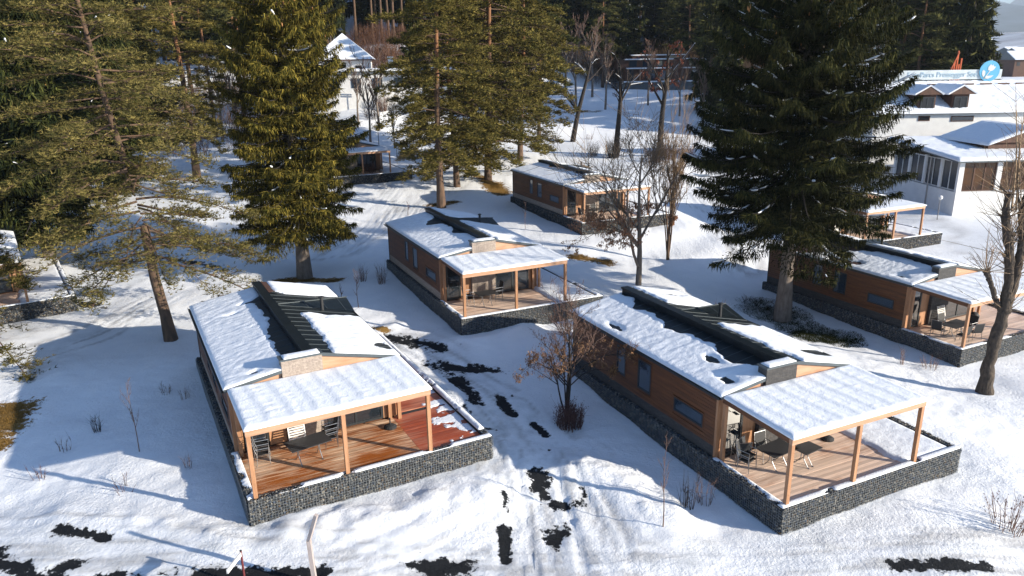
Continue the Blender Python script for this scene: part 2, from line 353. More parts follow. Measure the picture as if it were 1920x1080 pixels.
RUTS = [(line(p), w) for p, w in RUTS]; RUTS += [([(1010, 1085), (990, 990), (975, 900), (955, 830)], .9), ([(960, 1085), (950, 980), (948, 880)], .8), ([(1120, 1085), (1095, 960), (1040, 850), (960, 760)], .8)]
ROADS = [(line(p), w) for p, w in ROADS]

def axis(segs):                          # [(start, end, step)...] with the step growing smoothly outside
    out = [segs[0][0]]
    for a, b, s in segs:
        n = max(1, int(round((b-a)/s))); out += list(a+(b-a)*(np.arange(n)+1)/n)
    return np.array(out)
def grow(a, b, s0, k):
    o = [a]; s = s0; sgn = 1 if b > a else -1
    while (b-o[-1])*sgn > s: o.append(o[-1]+s*sgn); s *= k
    o.append(b); return np.array(o)
gx = np.concatenate([grow(-24, -9000, .2, 1.08)[::-1], np.arange(-24, 22, .165)[1:], grow(22, 9000, .18, 1.065)[0:]])
gy = np.concatenate([grow(17, -400, .3, 1.25)[::-1], np.arange(17, 38, .135)[1:], grow(38, 9000, .16, 1.031)])
GX, GY = np.meshgrid(gx, gy)
def track_coords(x, y):                  # lateral and lengthwise position in the nearest wheel track
    best = np.full(x.shape, 1e9); lat = np.zeros(x.shape); lon = np.zeros(x.shape)
    for k, (P, w) in enumerate(RUTS):
        acc = 0
        for a, b in zip(P[:-1], P[1:]):
            dx, dy = b[0]-a[0], b[1]-a[1]; L_ = math.hypot(dx, dy); t = np.clip(((x-a[0])*dx+(y-a[1])*dy)/(L_*L_), 0, 1)
            d = np.hypot(x-a[0]-t*dx, y-a[1]-t*dy); sgn = np.sign((x-a[0])*dy-(y-a[1])*dx); u = d < best
            best = np.where(u, d, best); lat = np.where(u, d*sgn+k*11.3, lat); lon = np.where(u, acc+t*L_, lon); acc += L_
    return best, lat, lon
def soft(L, x, y, amp=.55, fs=1.2, seed=0, edge=1.0, tr=None):
    nz = (fbm(x*fs, y*fs, seed, 5)-.5)*2
    if tr is not None: nz = nz*.75+(fbm(tr[1]*2.6, tr[2]*.7, seed+5, 4)-.5)*2.0*sstep(3.2, 1.2, tr[0])
    pass; r = np.full(x.shape, -9.0)
    for P, w in L:
        d = seg_dist(x, y, P); r = np.maximum(r, (w-d)/w*edge + nz*amp)
    return r                              # > 0 inside
def terrain_h(x, y, full=True):
    h = base_h(x, y); far = np.clip(y/60, 0, 1)
    und = (fbm(x*.16, y*.16, 3, 3)-.5)*.42 + (fbm(x*.7, y*.7, 5, 3)-.5)*.10
    rd = np.zeros(x.shape)
    for P, w in ROADS: rd = np.maximum(rd, sstep(w*1.5, w*.6, seg_dist(x, y, P)))
    near = sstep(160, 60, np.abs(y))
    h = h + und*(1-.75*rd)*(.4+.6*near)
    if full:
        h = h + ((fbm(x*2.3, y*2.3, 9, 4)-.5)*.06 + (fbm(x*5.5, y*5.5, 21, 2)-.5)*.035)*near*(1-.5*rd)
        bd, la, lo_ = track_coords(x, y); h = h+(fbm(la*3.4, lo_*.35, 77, 3)-.5)*.085*sstep(2.4, .8, bd)*near
        for ri, (P, w) in enumerate(RUTS):
            am = .05 if ri in (0, 4, 5, 6) else .022
            d = seg_dist(x, y, P); wob = (fbm(x*.8, y*.8, 31, 2)-.5)*.25
            for g in (1,):
                q = d+wob*.4-w*.5; h = h-am*np.exp(-(q/.11)**2)*near+am*.5*np.exp(-((np.abs(q)-.25)/.1)**2)*near
    return h
HZ = terrain_h(GX, GY)
TRK = track_coords(GX, GY)
mA = soft(ASPH_AND_SHADE, GX, GY, .85, 1.7, 41, tr=TRK)-.14; mB = soft(BROWN, GX, GY, .6, 1.6, 45); mG = soft(GRASS, GX, GY, .6, .9, 47); mT = soft(TURF, GX, GY, .35, 1.0, 49)
bare = np.maximum.reduce([mA, mB, mG, mT])
HZ = HZ - .035*sstep(-.25, .35, bare)
# bank of ploughed snow along the drive and by the cabin corners
bank = np.zeros(GX.shape)
for P, r, hh in ((line([(1100, 880), (1160, 900), (1240, 960)]), 1.1, .28), (line([(1040, 590), (900, 640), (840, 640)]), .7, .16), (line([(660, 640), (740, 610)]), .6, .2), (line([(560, 985), (760, 960), (900, 930)]), 1.2, .25), (line([(430, 1010), (300, 990), (120, 965)]), .8, .15)):
    bank = np.maximum(bank, hh*np.exp(-(seg_dist(GX, GY, P)/r)**2)*(.5+fbm(GX*1.7, GY*1.7, 61, 3)))
HZ = HZ + bank
ny, nx = GX.shape
V = np.stack([GX, GY, HZ], -1).reshape(-1, 3)
I = np.arange(nx*ny).reshape(ny, nx)
Qd = np.stack([I[:-1, :-1], I[:-1, 1:], I[1:, 1:], I[1:, :-1]], -1).reshape(-1, 4)
rd = np.zeros(GX.shape)
for P, w in ROADS: rd = np.maximum(rd, sstep(w*1.5, w*.5, seg_dist(GX, GY, P)))
for P, w in RUTS: rd = np.maximum(rd, .7*sstep(1.3, .3, seg_dist(GX, GY, P)))
stk = sstep(.50, .74, fbm(TRK[1]*3.2, TRK[2]*.33, 83, 4))*sstep(2.6, 1.0, TRK[0])
gcol = np.stack([stk, rd, rd], -1).reshape(-1, 3); stcol = gcol.copy()
gcol = np.stack([np.clip(mA*.42+.5, -.2, 1.2), np.clip(np.maximum(mG, mB)*.42+.5, -.2, 1.2), rd], -1).reshape(-1, 3)

m, n, l, b = newmat('snow_ground'); MT['ground'] = m
p = pos(n); a = n.new('ShaderNodeAttribute'); a.attribute_name = 'Col'; sp = n.new('ShaderNodeSeparateColor'); l.new(a.outputs['Color'], sp.inputs[0])
t1 = noise(n, l, p, 1.1, 6, .6); t2 = noise(n, l, p, 7, 5, .65); t3 = noise(n, l, p, 30, 4, .6)
def thr(src, nz, lo, hi, amp):
    s = n.new('ShaderNodeMath'); s.operation = 'MULTIPLY_ADD'; s.inputs[1].default_value = amp; l.new(nz, s.inputs[0]); l.new(src, s.inputs[2])
    q = n.new('ShaderNodeMapRange'); q.inputs['From Min'].default_value = lo+amp*.5; q.inputs['From Max'].default_value = hi+amp*.5; l.new(s.outputs[0], q.inputs['Value']); return q.outputs[0]
def mixc(f, c1, c2):
    x = n.new('ShaderNodeMix'); x.data_type = 'RGBA'
    if hasattr(f, 'is_output'): l.new(f, x.inputs[0])
    else: x.inputs[0].default_value = f
    for c, k in ((c1, 6), (c2, 7)):
        if hasattr(c, 'is_output'): l.new(c, x.inputs[k])
        else: x.inputs[k].default_value = (*c, 1)
    return x.outputs[2]
sn = ramp(n, [(.3, (.79, .815, .85)), (.7, (.85, .87, .895))]); l.new(t1.outputs[0], sn.inputs[0])
dirt = n.new('ShaderNodeMath'); dirt.operation = 'MULTIPLY'; l.new(sp.outputs[2], dirt.inputs[0])
dq = n.new('ShaderNodeMapRange'); dq.inputs['From Min'].default_value = .42; dq.inputs['From Max'].default_value = .72; l.new(t1.outputs[0], dq.inputs['Value']); l.new(dq.outputs[0], dirt.inputs[1])
stn = noise(n, l, mp(n, l, p, (.3, 3.2, 1), (0, 0, math.radians(4))), 1.6, 6, .65); sq2 = n.new('ShaderNodeMapRange'); sq2.inputs['From Min'].default_value = .46; sq2.inputs['From Max'].default_value = .70; l.new(stn.outputs[0], sq2.inputs['Value'])
at2 = n.new('ShaderNodeAttribute'); at2.attribute_name = 'Trk'; sp2 = n.new('ShaderNodeSeparateColor'); l.new(at2.outputs['Color'], sp2.inputs[0])
d2 = n.new('ShaderNodeMath'); d2.operation = 'MULTIPLY'; l.new(t2.outputs[0], d2.inputs[0]); l.new(sp2.outputs[0], d2.inputs[1])
snow = mixc(dirt.outputs[0], sn.outputs[0], (.56, .59, .62)); snow = mixc(d2.outputs[0], snow, (.30, .29, .28))
# specks of needles and crumbs on the snow
sv = n.new('ShaderNodeTexVoronoi'); sv.inputs['Scale'].default_value = 5.5; l.new(p, sv.inputs['Vector'])
sq = n.new('ShaderNodeMath'); sq.operation = 'LESS_THAN'; sq.inputs[1].default_value = .075; l.new(sv.outputs['Distance'], sq.inputs[0])
sm = n.new('ShaderNodeMath'); sm.operation = 'GREATER_THAN'; sm.inputs[1].default_value = .56; l.new(noise(n, l, p, .35, 2).outputs[0], sm.inputs[0])
sx = n.new('ShaderNodeMath'); sx.operation = 'MULTIPLY'; l.new(sq.outputs[0], sx.inputs[0]); l.new(sm.outputs[0], sx.inputs[1])
snow = mixc(sx.outputs[0], snow, (.16, .12, .08))
ar = ramp(n, [(.3, (.006, .007, .009)), (.7, (.016, .018, .021))]); l.new(t3.outputs[0], ar.inputs[0])
gr = ramp(n, [(.25, (.08, .05, .016)), (.5, (.25, .145, .04)), (.75, (.13, .075, .02))]); l.new(t2.outputs[0], gr.inputs[0])
tm = noise(n, l, p, 3.4, 8, .72)
fa = thr(sp.outputs[0], tm.outputs[0], .55, .585, 1.5); fg = thr(sp.outputs[1], tm.outputs[0], .55, .62, 1.3)
sl = thr(sp.outputs[0], tm.outputs[0], .42, .60, 1.2)
slm = n.new('ShaderNodeMath'); slm.operation = 'MULTIPLY'; slm.inputs[1].default_value = .55; l.new(sl, slm.inputs[0]); snow = mixc(slm.outputs[0], snow, (.26, .27, .28))
c = mixc(fa, snow, ar.outputs[0]); c = mixc(fg, c, gr.outputs[0]); l.new(c, b.inputs['Base Color'])
b.inputs['Specular IOR Level'].default_value = .2; b.inputs['Roughness'].default_value = .8
vs = n.new('ShaderNodeMapRange'); vs.inputs['From Min'].default_value = .35; vs.inputs['From Max'].default_value = .65; vs.inputs['To Min'].default_value = .25; vs.inputs['To Max'].default_value = 1.0; l.new(noise(n, l, p, .22, 3).outputs[0], vs.inputs['Value'])
b1 = bump(n, l, t1.outputs[0], .2, .12); b2 = bump(n, l, t2.outputs[0], .75, .07, b1.outputs[0]); l.new(vs.outputs[0], b2.inputs['Strength']); b3 = bump(n, l, t3.outputs[0], .5, .02, b2.outputs[0]); l.new(b3.outputs[0], b.inputs['Normal'])
gme = mesh_np('ground', V, Q=Qd, mats=[m], smooth=True, col=gcol)
ta = gme.color_attributes.new('Trk', 'FLOAT_COLOR', 'POINT'); tc = np.ones((len(V), 4), dtype=np.float32); tc[:, :3] = stcol; ta.data.foreach_set('color', tc.ravel())
ground = ob('ground', gme, kind='structure')
def gz(x, y): return float(terrain_h(np.array([float(x)]), np.array([float(y)]), False)[0])
def gp(px, py):                          # ground point under a pixel, iterating on the real relief
    q = atg(px, py); return (q[0], q[1], gz(q[0], q[1]))
# the turf round the big spruce: real short blades over the bare patch
def blades(name, L, seed, nper, hh, colr):
    r = np.random.default_rng(seed); P = []
    for pts, w in L:
        for q in pts:
            P.append(np.array(q)+r.normal(0, w*.55, (nper, 2)))
    P = np.concatenate(P); k = soft(L, P[:, 0], P[:, 1], .35, 1.0, 49) > .05; P = P[k]; nb = len(P)
    z = terrain_h(P[:, 0], P[:, 1], False)-.07; a = r.uniform(0, 2*PI, nb); h = r.uniform(.5, 1, nb)*hh; wd = .02
    d = np.stack([np.cos(a), np.sin(a)], 1)*wd; ln = r.normal(0, .04, (nb, 2))
    V = np.zeros((nb, 3, 3)); V[:, 0, :2] = P-d; V[:, 1, :2] = P+d; V[:, 2, :2] = P+ln; V[:, :2, 2] = z[:, None]; V[:, 2, 2] = z+h
    c = np.repeat(np.array(colr)*r.uniform(.5, 1.3, (nb, 1)), 3, axis=0)
    o = ob(name, mesh_np(name, V.reshape(-1, 3), T=np.arange(nb*3).reshape(-1, 3), mats=[MT['foliage']], col=c)); return o
tg = blades('grass', TURF[:1], 3, 9000, .12, (.045, .05, .012)); tag(tg, 'dark green winter grass bared of snow under the biggest spruce', 'grass', kind='stuff')
tg = blades('grass', GRASS, 4, 2200, .10, (.20, .12, .035)); tag(tg, 'straw brown grass in thawed patches of the snow', 'grass', kind='stuff')
# ------------------------------------------------------------------ cabins
Wd, Ln = 6.3, 10.67
def zl(x): return 2.68+(x+.15)*.158              # left roof plane
def zr(x): return 3.45-(x-3.2)*.237              # right roof plane
STREET = {}
def cached(key, f):
    if key not in STREET: STREET[key] = f()
    return STREET[key]
def B1(fn, mat, name, smooth=False):
    b = MB(); fn(b); return b.mesh(name, mat, smooth)
# snow laid on a surface: thickness falls to nothing at its own ragged outline
def snow_sheet(name, u0, u1, v0, v1, base, mask, T=.13, step=.09, seed=0, lump=.03, band=None):
    nu = max(3, int((u1-u0)/step)); nv = max(3, int((v1-v0)/step))
    U, Vv = np.meshgrid(np.linspace(u0, u1, nu), np.linspace(v0, v1, nv))
    e = np.minimum(np.minimum(U-u0, u1-U), np.minimum(Vv-v0, v1-Vv))
    k = mask(U, Vv) if mask is not None else np.full(U.shape, 9.0)
    k = np.minimum(k, e+.02)
    t = np.sqrt(np.clip(k/.22, 0, 1)*(2-np.clip(k/.22, 0, 1)))*T
    lm = (fbm(U*1.2, Vv*3.0, seed+2, 3)-.5)*1.3*lump + (fbm(U*3.5, Vv*8, seed+5, 3)-.5)*lump*1.5
    if band is not None: lm = lm+band(U, Vv)
    t = np.where(k > 0, np.maximum(t+lm*np.clip(k/.3, 0, 1), .004), -.03)
    Z = base(U, Vv)+t
    X = np.stack([U, Vv, Z], -1).reshape(-1, 3)
    I = np.arange(nu*nv).reshape(nv, nu)
    q = np.stack([I[:-1, :-1], I[:-1, 1:], I[1:, 1:], I[1:, :-1]], -1).reshape(-1, 4)
    kk = (k > -.05).ravel()
    q = q[kk[q].any(1)]
    # skirt round the rectangle so that it has a side
    sk = []
    X2 = X.copy(); X2[:, 2] = base(U, Vv).ravel()-.005
    off = len(X)
    for row in (I[0, :], I[-1, ::-1], I[::-1, 0], I[:, -1]):
        for a, b2 in zip(row[:-1], row[1:]):
            if kk[a] and kk[b2]: sk.append((b2, a, a+off, b2+off))
    Vall = np.concatenate([X, X2]); Q = np.concatenate([q, np.array(sk, dtype=np.int64).reshape(-1, 4)]) if sk else q
    used = np.unique(Q); rm = np.full(len(Vall), -1); rm[used] = np.arange(len(used))
    if len(Q) == 0: return None
    return mesh_np(name, Vall[used], Q=rm[Q], mats=[MT['snow']], smooth=True)
def ell(U, V, cx, cy, rx, ry, s=0):
    return (np.hypot((U-cx)/rx, (V-cy)/ry)-1)*min(rx, ry)+(fbm(U*4, V*4, s+70, 2)-.5)*.18
def mask_left(k):
    s = ord(k)
    def f(U, V):
        nz = (fbm(V*.55, V*0+s, s, 3)-.5)*1.5+(fbm(V*2.2, V*0+s, s+3, 2)-.5)*.6+(fbm(U*2, V*2, s+9, 3)-.5)*.5
        if k == 'A': bd = 2.3-.25*np.exp(-((V-8.6)/.25)**2)*4+.9*sstep(9, 9.9, V)+.1; H = [(1.0, .25, .22, .12), (1.3, 7.6, .18, .08)]; bd = bd-.25*sstep(7, 3, V)
        elif k == 'B': bd = 2.25+.8*sstep(8.8, 9.8, V)-.35*sstep(3, 1, V)+.45*sstep(1.0, .2, V); H = [(1.45, 2.1, .22, .42), (.75, .5, .2, .36), (.35, 7.6, .14, .45)]
        elif k == 'C': bd = 2.55+.6*sstep(8.2, 9, V)-.75*np.exp(-((V-7.4)/.7)**2)+.3*sstep(4, 2, V); H = []
        elif k == 'E': bd = 2.9*sstep(8.3, 5.0, V)-.2+np.where(V > 9.4, 1.0, 0); H = [(.35, 5.2, .35, .9), (.6, 4.1, .3, .35), (.45, .9, .12, .35)]
        else: bd = 2.8+.4*sstep(8, 9, V); H = []
        m = bd-U+nz*.55
        for h in H: m = np.minimum(m, ell(U, V, *h, s))
        return np.minimum(m, 9)
    return f
def mask_right(k):
    s = ord(k)+11
    def f(U, V):
        nz = (fbm(U*1.2, V*.8, s, 3)-.5)*1.1+(fbm(U*3, V*3, s+4, 2)-.5)*.4
        a, b2, u0, H = {'A': (5.1, 8.6, 3.95, [(6.2, .8, .35, .45), (4.6, 4.6, .2, .12)]), 'B': (4.6, 7.7, 3.75, [(5.9, 1.0, .8, .45), (5.0, 9.7, .7, .25)]),
                        'C': (5.9, 7.6, 3.55, []), 'D': (6.2, 7.3, 3.5, []), 'E': (5.6, 8.0, 3.6, [])}.get(k, (6.2, 7.4, 3.5, []))
        u0 = u0-.35*sstep(b2, b2+.3, V)
        m = np.maximum(a-V+nz*.5, V-b2+nz*.3); m = np.minimum(m, U-u0+nz*.35)
        for h in H: m = np.minimum(m, ell(U, V, *h, s))
        return m
    return f
# stones of the gabion walls, laid in rough courses, all faces that show
def stone_runs(runs, seed, sz=.07):
    r = np.random.default_rng(seed); base = np.array([(-1,-1,-1),(1,-1,-1),(1,1,-1),(-1,1,-1),(-1,-1,1),(1,-1,1),(1,1,1),(-1,1,1)], float)*.5
    Fq = np.array([(0,3,2,1),(4,5,6,7),(0,1,5,4),(1,2,6,5),(2,3,7,6),(3,0,4,7)])
    Vs = []; Cs = []; n = 0
    for (p0, p1, nrm, z0, z1) in runs:
        p0 = np.array(p0, float); p1 = np.array(p1, float); L = np.linalg.norm(p1-p0); t = (p1-p0)/L
        nu = int(L/sz); nz = max(1, int((z1-z0)/sz/.85)); U, Z = np.meshgrid((np.arange(nu)+.5)/nu*L, z0+(np.arange(nz)+.5)/nz*(z1-z0))
        N = U.size; U = U.ravel()+r.normal(0, sz*.15, N); Z = Z.ravel()+r.normal(0, sz*.12, N)
        c = np.zeros((N, 3)); c[:, :2] = p0[:2]+U[:, None]*t[:2]; c[:, 2] = np.minimum(Z, z1-.03); c[:, :2] += np.array(nrm)[None]*(r.uniform(-.045, .0, N))[:, None]
        s = r.uniform(.75, 1.25, (N, 3))*np.array([sz, sz*1.0, sz*.82]); a = math.atan2(t[1], t[0])+r.normal(0, .25, N)
        B = base[None]*s[:, None]+r.normal(0, sz*.09, (N, 8, 3)); ca, sa = np.cos(a)[:, None], np.sin(a)[:, None]
        R = np.stack([B[..., 0]*ca-B[..., 1]*sa, B[..., 0]*sa+B[..., 1]*ca, B[..., 2]+B[..., 0]*r.normal(0, .2, (N, 1))], -1)
        Vs.append((R+c[:, None]).reshape(-1, 3)); g = r.uniform(0, 1, N)
        pal = np.array([(.03, .034, .04), (.065, .075, .085), (.12, .12, .12), (.21, .20, .175), (.27, .255, .225), (.12, .085, .055), (.05, .07, .11)])
        ci = r.choice(len(pal), N, p=[.2, .25, .2, .12, .07, .08, .08]); Cs.append(np.repeat(pal[ci]*r.uniform(.8, 1.2, (N, 1)), 8, axis=0)); n += N
    Q = (np.arange(n)[:, None, None]*8+Fq[None]).reshape(-1, 4)
    return mesh_np('stones', np.concatenate(Vs), Q=Q, mats=[MT['stones']], col=np.concatenate(Cs))
def wires(runs, sp=.1, w=.006):
    b = MB()
    for (p0, p1, nrm, z0, z1) in runs:
        p0 = np.array(p0, float); p1 = np.array(p1, float); L = np.linalg.norm(p1-p0); t = (p1-p0)/L; o = np.array(nrm)*.058
        for i in range(int(L/sp)+1):
            q = p0+t*i*sp; q = np.array([q[0]+o[0], q[1]+o[1]]); b.beam((q[0], q[1], z0), (q[0], q[1], z1), w, w)
        for i in range(int((z1-z0)/sp)+1):
            z = z1-i*sp; b.beam((p0[0]+o[0], p0[1]+o[1], z), (p1[0]+o[0], p1[1]+o[1], z), w, w)
    return b.mesh('wire_mesh', MT['wire'])
GB, GT = -1.45, 0.0
GAB = {'front': dict(box=((-.21, -3.7, GB-.4), (8.87, -3.45, -.03)), runs=[((-.2, -3.70, 0), (8.86, -3.70, 0), (0, -1), GB, GT)], topr=((-.2, 8.86), (-3.67, -3.47))),
       'left': dict(box=((-.21, -3.45, GB-.4), (.04, 0, -.03)), runs=[((-.21, 0, 0), (-.21, -3.69, 0), (-1, 0), GB, GT)], topr=((-.19, .02), (-3.45, 0))),
       'side': dict(box=((-.21, 0, GB-.4), (.0, Ln+.25, -.06)), runs=[((-.21, Ln+.2, 0), (-.21, 0, 0), (-1, 0), GB, -.02)], topr=((-.19, -.02), (0, Ln+.2))),
       'right': dict(box=((8.62, -3.45, GB-.4), (8.87, 9.2, -.03)), runs=[((8.87, -3.69, 0), (8.87, 9.2, 0), (1, 0), GB, GT)], topr=((8.64, 8.85), (-3.45, 9.2)))}
def top_stones(tr, seed, sz=.07):
    (x0, x1), (y0, y1) = tr; r = np.random.default_rng(seed); long_x = (x1-x0) > (y1-y0); out = []
    n = 3
    for i in range(n):
        if long_x: y = y0+(i+.5)/n*(y1-y0); out.append(((x0, y, 0), (x1, y, 0), (0, 0), -.05, -.0))
        else: x = x0+(i+.5)/n*(x1-x0); out.append(((x, y0, 0), (x, y1, 0), (0, 0), -.05, -.0))
    return out
WIN = [(6.05, 6.75, .95, 2.30), (4.15, 5.10, .85, 2.22), (.75, 2.55, .90, 1.48)]
def cladding(root, far):
    rows = 15; h = (2.60-.45)/rows; big = MB(); cnt = 0
    for i in range(rows):
        z0 = .45+i*h; z1 = z0+h-.008; cuts = [-.02]
        for (a, b2, c, d) in sorted(WIN):
            if z1 > c-.04 and z0 < d+.04: cuts += [a-.05, b2+.05]
        cuts.append(Ln+.02)
        for a, b2 in zip(cuts[::2], cuts[1::2]):
            # boards of a random length inside the run
            if far: big.box((-.03, a, z0), (0, b2, z1)); continue
            r = random.Random(i*31+int(a*10)); y = a
            while y < b2-.01:
                e = min(b2, y+r.uniform(2.6, 4.2))
                if b2-e < .8: e = b2
                me = cached(('wb', round(y, 2), round(e, 2), round(z0, 2)), lambda: B1(lambda q: q.box((-.030-.004*r.random(), y+.002, z0), (0, e-.002, z1)), MT['larch'], 'wall_board'))
                ob('wall_board', me, root); y = e
    if far: o = ob('wall_boards', cached('wbfar', lambda: big.mesh('wall_boards', MT['larch'])), root, kind='stuff')
def build_cabin(k, label, pale=True, deckm='deck_pale', side='snow', far=False):
    x, y, z, a = CABS[k]
    R = thing('cabin', label, 'cabin', (x, y, z), math.radians(a), 'holiday cabins on the snowy slope')
    P = lambda name, key, fn, mat, **kw: ob(name, cached((name, key), lambda: B1(fn, mat, name)), R, **kw)
    st = 'stone_pale' if pale else 'stone_dark'
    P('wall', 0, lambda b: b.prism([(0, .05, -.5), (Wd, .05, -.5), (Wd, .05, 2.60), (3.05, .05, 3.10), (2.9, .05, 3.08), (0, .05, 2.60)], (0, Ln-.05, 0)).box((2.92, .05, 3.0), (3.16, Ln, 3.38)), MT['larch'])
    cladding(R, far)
    ob('plinth', cached(('plinth', st), lambda: B1(lambda b: b.box((-.012, .0, -.06), (.0, Ln, .44)), MT[st], 'plinth')), R)
    P('corner_board', 0, lambda b: b.box((-.05, -.05, -.02), (.1, .05, 2.6)), MT['larch_z'])
    P('corner_board', 1, lambda b: b.box((-.05, Ln-.02, -.06), (.12, Ln+.03, 2.6)), MT['frame'])
    # side windows
    for i, (y0, y1, z0, z1) in enumerate(WIN):
        f = P('window', i, lambda b: (b.box((-.05, y0, z0), (-.005, y1, z0+.07)), b.box((-.05, y0, z1-.07), (-.005, y1, z1)), b.box((-.05, y0, z0+.07), (-.005, y0+.07, z1-.07)), b.box((-.05, y1-.07, z0+.07), (-.005, y1, z1-.07))), MT['frame'])
        ob('pane', cached(('pane', i), lambda: B1(lambda b: b.box((-.022, y0+.07, z0+.07), (-.006, y1-.07, z1-.07)), MT['glass_blue' if i < 3 else 'glass'], 'pane')), f)
        ob('surround', cached(('sur', i), lambda: B1(lambda b: (b.box((-.045, y0-.045, z0-.045), (-.002, y1+.045, z0-.002)), b.box((-.045, y0-.045, z1+.002), (-.002, y1+.045, z1+.045)), b.box((-.045, y0-.045, z0), (-.002, y0-.002, z1)), b.box((-.045, y1+.002, z0), (-.002, y1+.045, z1))), MT['larch'], 'surround')), f)
    # facade under the canopy
    P('facade_board', 0, lambda b: b.box((.1, -.03, -.04), (.30, .05, 2.6)), MT['larch_z'])
    def door(i, x0, x1, mull):
        f = P('glass_door', i, lambda b: (b.box((x0, -.04, -.04), (x1, .04, .06)), b.box((x0, -.04, 2.22), (x1, .04, 2.32)), *[b.box((q-.045, -.045, .06), (q+.045, .04, 2.22)) for q in [x0+.045]+mull+[x1-.045]]), MT['frame'])
        qs = [x0+.045]+mull+[x1-.045]
        for j, (u, v) in enumerate(zip(qs[:-1], qs[1:])):
            ob('pane', cached(('dp', i, j), lambda: B1(lambda b: b.box((u+.045, -.012, .06), (v-.045, 0, 2.22)), MT['glass'], 'pane')), f)
    door(0, .34, 1.22, []); door(1, 3.50, 5.74, [4.62])
    P('facade_board', 1, lambda b: b.box((1.24, -.03, -.04), (1.88, .05, 2.6)), MT['larch_z'])
    P('facade_board', 2, lambda b: b.box((5.76, -.03, -.04), (6.32, .05, 2.6)), MT['larch_z'])
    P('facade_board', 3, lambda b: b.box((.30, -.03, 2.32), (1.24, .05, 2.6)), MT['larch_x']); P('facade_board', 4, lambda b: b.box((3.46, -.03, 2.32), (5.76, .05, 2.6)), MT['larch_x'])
    # chimney block that runs down as the stone wall of the facade
    ch = ob('chimney', cached(('ch', st), lambda: B1(lambda b: b.box((1.91, -.35, 2.50), (3.43, .10, 3.36)).box((1.91, -.20, -.04), (3.43, .045, 2.50)), MT[st], 'chimney')), R)
    ob('chimney_cap', cached('chc', lambda: B1(lambda b: b.box((1.86, -.40, 3.362), (3.48, .15, 3.43)), MT['trim'], 'chimney_cap')), ch)
    # gable boards above the canopy
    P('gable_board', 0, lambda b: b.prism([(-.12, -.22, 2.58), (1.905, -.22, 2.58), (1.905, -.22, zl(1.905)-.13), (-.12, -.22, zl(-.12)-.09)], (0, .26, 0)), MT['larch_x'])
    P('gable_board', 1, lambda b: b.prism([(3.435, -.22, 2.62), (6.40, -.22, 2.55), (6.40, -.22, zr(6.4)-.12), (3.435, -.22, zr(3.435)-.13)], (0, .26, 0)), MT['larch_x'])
    # roofs
    rm = 'roofmetal'
    rl = P('roof', 0, lambda b: b.prism([(-.17, -.30, zl(-.17)-.10), (2.93, -.30, zl(2.93)-.10), (2.93, -.30, zl(2.93)), (-.17, -.30, zl(-.17))], (0, Ln+.42, 0)), MT[rm])
    rr = P('roof', 1, lambda b: b.prism([(3.16, -.30, zr(3.16)-.10), (6.48, -.30, zr(6.48)-.10), (6.48, -.30, zr(6.48)), (3.16, -.30, zr(3.16))], (0, Ln+.42, 0)), MT[rm])
    if k in 'E': ob('needle_litter', cached('nl', lambda: B1(lambda b: b.hexa([(-.1, 3.2, zl(-.1)+.004), (2.6, 3.2, zl(2.6)+.004), (2.6, 10.5, zl(2.6)+.004), (-.1, 10.5, zl(-.1)+.004), (-.1, 3.2, zl(-.1)+.012), (2.6, 3.2, zl(2.6)+.012), (2.6, 10.5, zl(2.6)+.012), (-.1, 10.5, zl(-.1)+.012)]), MT['roofrust'], 'needle_litter')), rl)
    if k == 'A': ob('needle_litter', cached('nlA', lambda: B1(lambda b: b.prism([(3.22, 8.6, zr(3.22)+.012), (4.0, 9.3, zr(4.0)+.012), (4.0, 10.7, zr(4.0)+.012), (3.22, 10.7, zr(3.22)+.012)], (0, 0, .01)), MT['roofrust'], 'needle_litter')), rr)
    for i in range(18):
        yy = .1+i*.62
        ob('seam', cached('sl', lambda: B1(lambda b: b.beam((-.15, 0, zl(-.15)+.008), (2.93, 0, zl(2.93)+.008), .022, .014), MT['trim'], 'seam')), rl, loc=(0, yy, 0))
        ob('seam', cached('sr', lambda: B1(lambda b: b.beam((3.16, 0, zr(3.16)+.008), (6.46, 0, zr(6.46)+.008), .022, .014), MT['trim'], 'seam')), rr, loc=(0, yy, 0))
    P('ridge_cap', 0, lambda b: b.box((2.80, -.34, 3.39), (3.20, Ln+.16, 3.475)).box((2.84, -.32, 3.12), (2.92, Ln+.1, 3.39)), MT[rm])
    # grey verge trim at the front gable and gutter
    P('verge_trim', 0, lambda b: b.prism([(-.18, -.335, zl(-.18)-.11), (1.90, -.335, zl(1.90)-.11), (1.90, -.335, zl(1.90)+.02), (-.18, -.335, zl(-.18)+.02)], (0, .033, 0)), MT['trim'])
    P('verge_trim', 1, lambda b: b.prism([(3.44, -.335, zr(3.44)-.11), (6.49, -.335, zr(6.49)-.11), (6.49, -.335, zr(6.49)+.02), (3.44, -.335, zr(3.44)+.02)], (0, .033, 0)), MT['trim'])
    P('gutter', 0, lambda b: (b.box((-.27, -.3, 2.565), (-.175, Ln+.1, 2.58)), b.box((-.285, -.3, 2.565), (-.27, Ln+.1, 2.66))), MT['frame'])
    P('gutter', 1, lambda b: (b.box((6.485, -.3, 2.54), (6.58, Ln+.1, 2.555)), b.box((6.58, -.3, 2.54), (6.595, Ln+.1, 2.64))), MT['frame'])
    P('roof_dormer', 0, lambda b: b.add([(3.22, 6.5, zr(3.22)+.01), (6.60, 7.35, 3.00), (6.60, 6.05, zr(6.6)+.01), (6.60, 7.35, 2.60), (3.22, 6.52, zr(3.22)-.05), (6.6, 6.05, 2.6)], [(0, 2, 1), (0, 1, 3, 4), (2, 5, 3, 1)]), MT[rm])
